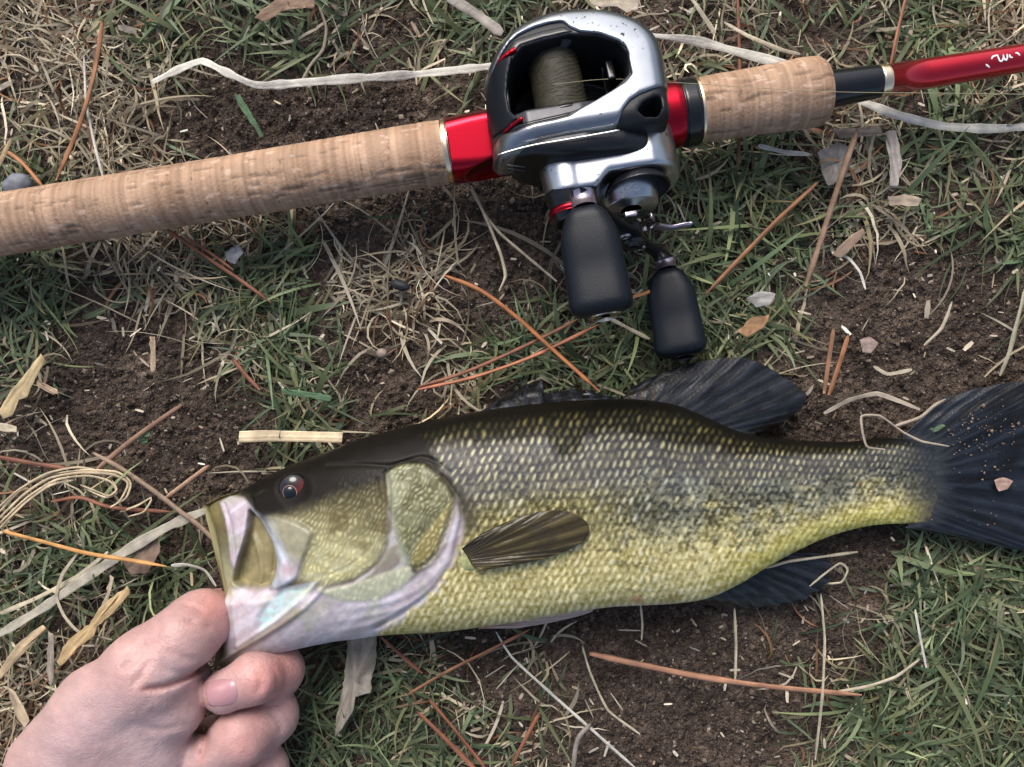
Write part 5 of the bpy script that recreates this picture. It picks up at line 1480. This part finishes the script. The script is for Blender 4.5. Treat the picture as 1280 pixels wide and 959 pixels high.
straw('long white stem slanting down below the belly', [(620,790),(640,822),(690,868),(735,908),(780,948),(800,965)], 4.5, [0.010, 0.008, 0.008], WHITE, flat=0.8)
straw('forked pale stem left of the thick needle', [(728,808),(738,842),(760,888),(800,918)], 4, 0.007, PALE, flat=0.8)
straw('thin pale stem crossing over the thick needle', [(1026,742),(1031,800),(1028,870),(1019,950)], 4.5, [0.008, 0.010, 0.011, 0.008], PALE, flat=0.8)
straw('short pale stem hanging below the anal fin', [(918,760),(920,805),(919,850)], 4.5, 0.007, PALE, flat=0.8)
straw('slender stem at the right end of the thick needle', [(1042,866),(1085,858),(1120,846),(1150,824)], 5, 0.008, PALE, flat=0.7)
straw('white blade standing in the grass at lower right', [(1144,762),(1150,795),(1158,835)], 6, 0.011, WHITE)
straw('pale straw lying across the top of the tail', [(1030,517),(1062,500),(1096,492),(1128,503),(1150,512)], 7, [0.007, 0.010, 0.012], (0.40, 0.34, 0.27))
straw('arched straw lying on the tail base', [(1106,562),(1084,559),(1078,540),(1077,520),(1100,520),(1128,540),(1152,552),(1186,558)], 3.6, [0.025, 0.026, 0.027, 0.024, 0.0205, 0.0190, 0.0175, 0.0160], (0.42, 0.35, 0.27), flat=0.6)
straw('brown straw curved over the upper tail rays', [(1118,533),(1150,522),(1168,507),(1182,499)], 5, [0.0185, 0.0185, 0.0165, 0.0145], (0.38, 0.31, 0.24), flat=0.7)
straw('straw sliver resting on the anal fin', [(958,710),(985,702),(1022,697),(1072,690)], 4.5, [0.0175, 0.0165, 0.0150, 0.010], PALE, flat=0.7)
straw('looped straw at the tip of the anal fin', [(1012,733),(1030,718),(1050,704),(1060,712),(1052,728),(1030,730)], 3.2, [0.0125, 0.0135, 0.012, 0.009], PALE, flat=0.8)
straw('pale stem curling on the bare soil at right', [(1155,432),(1176,412),(1184,395),(1190,377)], 5, 0.006, PALE, flat=0.8)
straw('long stem leaning in from the right edge', [(1250,470),(1262,440),(1272,400),(1284,355)], 6, [0.006, 0.012], (0.34, 0.31, 0.22))
straw('small bleached flower stalk on the bare soil', [(1040,316),(1060,322),(1075,340),(1082,362)], 5, 0.007, WHITE)
straw('curved straw on soil above the tail', [(1092,458),(1110,468),(1140,462)], 5, 0.006, PALE)
straw('straw trailing from the fish vent onto the soil', [(801,757),(803,780),(802,800)], 4, 0.008, PALE, flat=0.8)
straw('knotted thin stem hanging from the leaf at the top', [(398,6),(408,35),(404,62),(388,82),(372,112)], 5, 0.011, (0.30, 0.25, 0.19), flat=0.8)
# thick reed piece above the snout
straw('flat cream reed piece above the snout of the bass', [(299,546),(340,545),(390,546),(428,547)], 16, 0.011, (0.56, 0.45, 0.30), taper=(0.95, 0.95), rough=0.06, flat=0.16, sides=26, stripe=0.95)

# pine needles
needle('orange needle leaning up the left side above the grip', [(128,26),(122,70),(112,115),(96,165),(70,226)], 7, [0.016, 0.014, 0.012, 0.009], (0.33, 0.15, 0.07))
needle('short rusty needle beside the grey pebble', [(4,186),(28,204),(54,234)], 6, 0.010)
needle('rusty needle emerging under the middle of the cork grip', [(205,284),(250,316),(300,350),(338,378)], 6.5, 0.010, RUST)
needle('thinner needle beside the one under the cork grip', [(232,296),(262,316),(292,338)], 5, 0.011, RUST)
needle('bright orange needle bending across the paired needles', [(557,345),(600,363),(645,396),(690,436),(750,490)], 6.5, [0.012, 0.014, 0.014, 0.014], (0.40, 0.15, 0.055))
needle('upper needle of the pair above the dorsal fin', [(523,484),(580,466),(640,440),(690,416),(722,399)], 6, [0.008, 0.011, 0.012], RUST)
needle('lower needle of the pair above the dorsal fin', [(522,487),(590,472),(660,448),(710,425),(748,406)], 6, [0.008, 0.010, 0.011], (0.30, 0.11, 0.055))
needle('orange needle tip poking out beside the larger knob', [(782,374),(808,366),(832,355)], 6, 0.016, (0.42, 0.18, 0.07))
needle('golden needle lying across the weathered stalk', [(3,664),(60,679),(110,692),(160,700),(208,708)], 6.5, [0.008, 0.012, 0.014, 0.011], (0.50, 0.25, 0.08))
needle('rust needle at the left edge above the fibre bundle', [(-6,571),(40,579),(86,586)], 7, 0.009, RUST)
needle('red brown needle under the fibre bundle', [(64,627),(100,622),(140,634),(215,640)], 6, 0.009, RUST)
needle('thick orange brown needle below the belly of the bass', [(737,817),(800,831),(870,845),(960,858),(1077,869)], 10, [0.008, 0.009, 0.009, 0.008], (0.34, 0.17, 0.10))
needle('short rusty needle below the throat of the bass', [(476,796),(500,818),(528,842)], 5.5, 0.008, RUST)
needle('broken needle slanting below the belly', [(510,868),(560,839),(610,814),(662,787)], 6, 0.009, (0.28, 0.12, 0.06))
needle('left needle of the pair at the bottom edge', [(521,889),(555,922),(600,968)], 7, 0.010, RUST)
needle('right needle of the pair at the bottom edge', [(536,874),(568,912),(608,962)], 6, 0.009, RUST)
needle('lone rust needle at the bottom centre', [(674,892),(656,925),(640,958)], 6, 0.009, RUST)
needle('rusty needle slanting in the grass below the fore grip', [(1022,228),(975,272),(930,318),(882,368)], 7, 0.011, (0.28, 0.12, 0.05))
needle('brown needle passing beneath the reel side of the fore grip', [(922,-5),(924,60),(925,140),(922,215)], 6, 0.007, RUST)
needle('left orange stub beside the dorsal fin', [(1030,492),(1036,450),(1042,409)], 7, [0.007, 0.012], (0.33, 0.17, 0.09))
needle('right orange stub beside the dorsal fin', [(1036,494),(1050,452),(1061,417)], 7, [0.007, 0.012], (0.33, 0.15, 0.07))
needle('faded needle in the dry grass above the bass', [(290,448),(308,470),(325,488)], 6, 0.009, RUST)
needle('brown needle above the lettering of the rod', [(1133,-5),(1122,40),(1112,88)], 6, 0.009, RUST)
strand('twig', 'long dark stem leaning below the black winding of the rod', 'twig', [(1072,162),(1052,220),(1032,282),(1007,358)], 7.5, [0.013, 0.013, 0.010, 0.008], (0.22, 0.14, 0.095), 'thin twigs', flat=0.9)
strand('twig', 'forked brown twig above the mouth of the bass', 'twig', [(116,566),(155,588),(198,618),(226,640),(252,660),(276,684)], 6, [0.009, 0.012, 0.013, 0.012], (0.24, 0.17, 0.12), 'thin twigs', flat=0.9)
strand('twig', 'reddish twig crossing the soil left of the bass', 'twig', [(228,506),(190,532),(155,558),(118,590)], 6.5, 0.009, (0.25, 0.15, 0.10), 'thin twigs', flat=0.9)
strand('twig', 'pair of dry stems pointing at the bass snout', 'twig', [(262,582),(235,602),(206,624)], 6, 0.009, (0.28, 0.18, 0.12), 'thin twigs', flat=0.9)
strand('twig', 'crooked grey twig at the bottom edge', 'twig', [(738,905),(722,925),(716,962)], 6, 0.008, (0.20, 0.17, 0.15), 'thin twigs', flat=0.9)

# tangled bundle of fibres at the left edge
fb = empty('fibre_bundle', tuple(P(90, 600, 0.006)))
tag(fb, 'looped bundle of pale dry grass fibres at the left edge', 'dry grass')
for pts, w in [([(-8,655),(30,618),(62,598),(100,591),(140,593),(160,604),(150,626),(138,634)], 5), ([(-8,648),(28,610),(60,594),(104,588),(146,590),(163,603),(158,622),(142,632)], 4),
               ([(-8,662),(34,622),(70,600),(110,595),(138,602),(146,616),(132,622),(108,612)], 4), ([(-8,640),(24,612),(58,592),(96,584),(130,590)], 4), ([(-8,668),(30,630),(64,606),(92,600)], 5),
               ([(100,606),(120,614),(136,620),(146,612),(140,600)], 3.5), ([(150,640),(172,632),(190,622),(180,640),(160,646)], 3.5)]:
    o = strand('fibre', None, None, pts, w * 0.72, [0.008, 0.012, 0.013, 0.012], (0.46, 0.37, 0.24), parent=fb, flat=0.5, kink=0.35, wear=0.8)
    o.location = -np.array(fb.location)

# wood chips, leaves, stones
chip('tan splinter with a notched end at the left edge', [(52,441),(57,452),(42,478),(34,495),(24,500),(16,520),(2,524),(-2,512),(14,488)], 0.010, (0.44, 0.34, 0.19), grain=(-0.5, 0.85))
chip('small tan chip right of the notched splinter', [(45,474),(70,486),(73,492),(66,494),(46,483)], 0.009, (0.36, 0.26, 0.17), grain=(0.85, 0.5))
chip('cream chip at the left edge below the notched splinter', [(-4,527),(20,533),(20,541),(6,540),(-4,536)], 0.009, (0.46, 0.40, 0.28))
chip('slim upright chip on soil below the cork grip', [(187,420),(194,421),(194,465),(188,466)], 0.007, (0.34, 0.26, 0.18), grain=(0, 1))
chip('broad tan wood chip left of the hand', [(160,732),(164,740),(140,768),(122,782),(118,796),(96,812),(76,834),(70,828),(84,800),(112,780),(126,758)], 0.012, (0.47, 0.34, 0.18), grain=(-0.68, 0.73))
chip('slender chip behind the broad tan chip', [(138,720),(143,722),(130,768),(124,768)], 0.010, (0.44, 0.37, 0.27), grain=(-0.25, 0.97))
chip('grey upright chip left of the hand', [(60,790),(67,792),(68,838),(64,862),(58,838)], 0.009, (0.30, 0.255, 0.21), grain=(0, 1))
chip('long pale chip at the lower left edge', [(54,780),(58,788),(30,816),(0,850),(-4,842),(20,806)], 0.009, (0.42, 0.32, 0.20), grain=(-0.7, 0.7))
chip('small pale chip above the wrist', [(10,860),(20,864),(38,902),(32,912),(18,892)], 0.008, (0.40, 0.32, 0.22), grain=(0.5, 0.85))
chip('grey weathered splinter sticking out under the throat', [(434,788),(471,790),(470,830),(464,852),(464,866),(444,872),(440,892),(424,916),(419,922),(421,896),(428,860),(432,830)], 0.009, (0.27, 0.235, 0.19), grain=(-0.1, 1), thick=0.002)
chip('pale grey strip of bark in the grass below the rod', [(1106,165),(1120,164),(1128,200),(1122,234),(1112,234),(1112,200)], 0.010, (0.34, 0.30, 0.27), grain=(0.1, 1))
chip('tan chip lying level right of the long stem', [(1109,245),(1140,244),(1152,248),(1148,257),(1112,257)], 0.010, (0.36, 0.28, 0.21))
chip('brown speckled chip at the edge of the bare soil', [(1078,285),(1082,292),(1064,312),(1050,324),(1040,318),(1056,300)], 0.009, (0.24, 0.17, 0.125), grain=(-0.7, 0.7))
chip('flat brown bark strip below the fore grip', [(1040,162),(1100,158),(1104,168),(1050,174)], 0.008, (0.28, 0.22, 0.17))
chip('curled brown leaf at the top edge', [(318,22),(332,8),(352,-6),(395,-8),(392,12),(372,10),(350,14),(340,24),(326,28)], 0.013, (0.24, 0.16, 0.11), name='dead_leaf', cat='leaf', group='dead leaf scraps', thick=0.0006, curl=0.0018)
chip('torn pale husk above the reel', [(736,4),(745,-8),(800,-6),(798,12),(786,16),(772,8),(752,10)], 0.010, (0.47, 0.40, 0.31), name='dead_leaf', cat='leaf', group='dead leaf scraps', thick=0.0007, curl=0.001)
chip('white leaf scrap in the grass below the cork grip', [(280,316),(298,305),(304,316),(294,330),(284,326)], 0.010, (0.30, 0.29, 0.29), name='dead_leaf', cat='leaf', group='dead leaf scraps', thick=0.0005, curl=0.002)
chip('brown leaf piece between the stalk and the thumb', [(152,700),(176,682),(198,668),(200,690),(186,716),(164,720)], 0.007, (0.22, 0.155, 0.115), name='dead_leaf', cat='leaf', group='dead leaf scraps', thick=0.0006)
chip('pinkish leaf scrap on the soil above the tail', [(1074,424),(1088,420),(1098,428),(1088,442),(1078,440)], 0.006, (0.30, 0.22, 0.19), name='dead_leaf', cat='leaf', group='dead leaf scraps', thick=0.0005, curl=0.003)
chip('pale grey leaf fragment beside the long stem', [(1022,190),(1050,178),(1066,188),(1058,220),(1036,234),(1026,214)], 0.006, (0.22, 0.20, 0.18), name='dead_leaf', cat='leaf', group='dead leaf scraps', thick=0.0006, curl=0.001)
chip('orange brown leaf scrap near the soft dorsal fin', [(922,414),(940,396),(962,394),(955,410),(934,422)], 0.010, (0.30, 0.17, 0.09), name='dead_leaf', cat='leaf', group='dead leaf scraps', thick=0.0006, curl=0.002)
chip('white flaky scrap in the grass left of the tail soil', [(932,372),(952,364),(970,368),(962,382),(944,384)], 0.009, (0.30, 0.29, 0.27), name='dead_leaf', cat='leaf', group='dead leaf scraps', thick=0.0005, curl=0.002)
chip('pink leaf crumb lying on the tail fin', [(1242,600),(1254,596),(1266,602),(1260,612),(1248,614)], 0.0135, (0.42, 0.28, 0.22), name='dead_leaf', cat='leaf', group='dead leaf scraps', thick=0.0012, curl=0.002)
chip('short green blade lying on the soil left of the reel', [(292,116),(300,120),(318,148),(330,170),(326,173),(312,152),(298,132)], 0.008, (0.07, 0.125, 0.065), name='grass_blade', cat='grass blade', group='loose green blades', thick=0.0004)
chip('broad green blade crossing the dry grass above the snout', [(352,486),(385,489),(416,496),(414,502),(380,497),(352,492)], 0.011, (0.08, 0.14, 0.075), name='grass_blade', cat='grass blade', group='loose green blades', thick=0.0004)
chip('green blade scrap lying on the tail fin', [(1162,536),(1178,530),(1182,533),(1168,540)], 0.0165, (0.09, 0.15, 0.08), name='grass_blade', cat='grass blade', group='loose green blades', thick=0.0004)
def pebble(label, px, py, r, z, colr, sq=(1, 0.75, 0.6), ang=0.0):
    _cnt[0] += 1
    n1, n2 = 18, 28
    A_, B_ = np.meshgrid(np.linspace(0, math.pi, n1), np.linspace(0, 2 * math.pi, n2, endpoint=False), indexing='ij')
    d = np.stack([np.sin(A_) * np.cos(B_), np.sin(A_) * np.sin(B_), np.cos(A_)], -1)
    rr = r * (1 + 0.22 * (fbm(d[..., 0] * 1.6 + 5 + _cnt[0], d[..., 1] * 1.6 + d[..., 2] + 5, 2, 2) - 0.5))
    p = d * rr[..., None] * np.array(sq)
    c, s = math.cos(ang), math.sin(ang)
    p = np.stack([p[..., 0] * c - p[..., 1] * s, p[..., 0] * s + p[..., 1] * c, p[..., 2]], -1)
    C_ = np.array(colr) * (0.8 + 0.4 * fbm(d[..., 0] * 4 + 9, d[..., 1] * 4 + 9, 2, 3)[..., None])
    o = link('pebble', make_mesh('pebble', p.reshape(-1, 3), grid_faces(n1, n2, True), C_.reshape(-1, 3)), M['drop'])
    o.location = P(px, py, z)
    return tag(o, label, 'pebble', 'pebbles in the turf')
pebble('blue grey pebble beside the left end of the grip', 22, 232, 0.0062, 0.004, (0.16, 0.17, 0.20), (1, 0.8, 0.7), 0.3)
pebble('tiny dark pebble in the dry grass below the cork grip', 500, 357, 0.0042, 0.005, (0.02, 0.021, 0.026), (1, 0.55, 0.6), -0.3)
pebble('small round pale pebble on soil above the bass', 477, 442, 0.0024, 0.002, (0.27, 0.21, 0.17), (1, 0.9, 0.8))

# small green seedling on the soil at left
sdl = empty('seedling', tuple(P(178, 545, 0.0)))
tag(sdl, 'tiny pale green seedling on the bare soil', 'seedling')
for i, (dx, dy) in enumerate(((4, -2), (-3, 3), (1, 7))):
    o = chip(None, [(178 + dx - 5, 543 + dy), (178 + dx, 538 + dy), (178 + dx + 6, 541 + dy), (178 + dx + 5, 547 + dy), (178 + dx - 2, 549 + dy)], 0.008 - 0.001 * i, (0.17, 0.25, 0.13), name='leaf', parent=sdl, thick=0.0004)
    o.location = np.array(o.location) - np.array(sdl.location)

# fine chaff: uncountable flakes of dead grass
def chaff(n):
    x = RNG.uniform(-0.25, 0.25, n); y = RNG.uniform(-0.19, 0.19, n)
    px = 640 + x * FPX / CAMH; py = 479.5 - y * FPX / CAMH
    k = (RNG.random(n) < 0.25 + 0.75 * zone(T_DRY, px, py)) & (poly_sd(px, py, FISH_POLY) > 4) & (poly_sd(px, py, HAND_POLY) > 4)
    x, y = x[k], y[k]; m = len(x)
    L = 0.0010 * np.exp(RNG.normal(0.3, 0.6, m)); Wd = np.minimum(0.0005 * np.exp(RNG.normal(-0.35, 0.45, m)), L * 0.45)
    a = RNG.uniform(0, 6.283, m); z = ground_z(x, y) + 0.0006 + 0.004 * RNG.random(m)
    ux, uy = np.cos(a), np.sin(a); tl_ = RNG.normal(0, 0.35, m); tr = RNG.normal(0, 0.35, m)
    q_ = np.array([(-1, -1), (0.2, -1.2), (1, -0.6), (0.9, 0.9), (-0.2, 1.1), (-1, 0.7)])
    X = x[:, None] + ux[:, None] * L[:, None] * q_[:, 0] - uy[:, None] * Wd[:, None] * q_[:, 1]
    Y = y[:, None] + uy[:, None] * L[:, None] * q_[:, 0] + ux[:, None] * Wd[:, None] * q_[:, 1]
    Zz = z[:, None] + L[:, None] * tl_[:, None] * q_[:, 0] + Wd[:, None] * tr[:, None] * q_[:, 1]
    top_ = np.stack([X, Y, Zz], -1); bot_ = top_ - np.array([0, 0, 0.0002])
    Vv = np.concatenate([top_, bot_], 1)
    k6 = np.arange(6)
    f6 = np.arange(6)[None]; s4 = np.stack([k6 + 6, (k6 + 1) % 6 + 6, (k6 + 1) % 6, k6], 1)
    off = 12 * np.arange(m)
    hue = RNG.random((m, 1)); br = np.exp(RNG.normal(-0.1, 0.4, (m, 1)))
    C_ = (np.array([0.22, 0.165, 0.105]) * (1 - hue) + np.array([0.46, 0.41, 0.33]) * hue) * br
    return make_mesh('chaff', Vv.reshape(-1, 3), [(f6[None] + off[:, None, None]).reshape(-1, 6), (s4[None] + off[:, None, None]).reshape(-1, 4)], np.repeat(np.clip(C_, 0, .7), 12, 0), False)
tag(link('chaff', chaff(5200), M['litter']), 'fine pale flakes of chaff strewn over soil and grass', 'chaff', None, 'stuff')
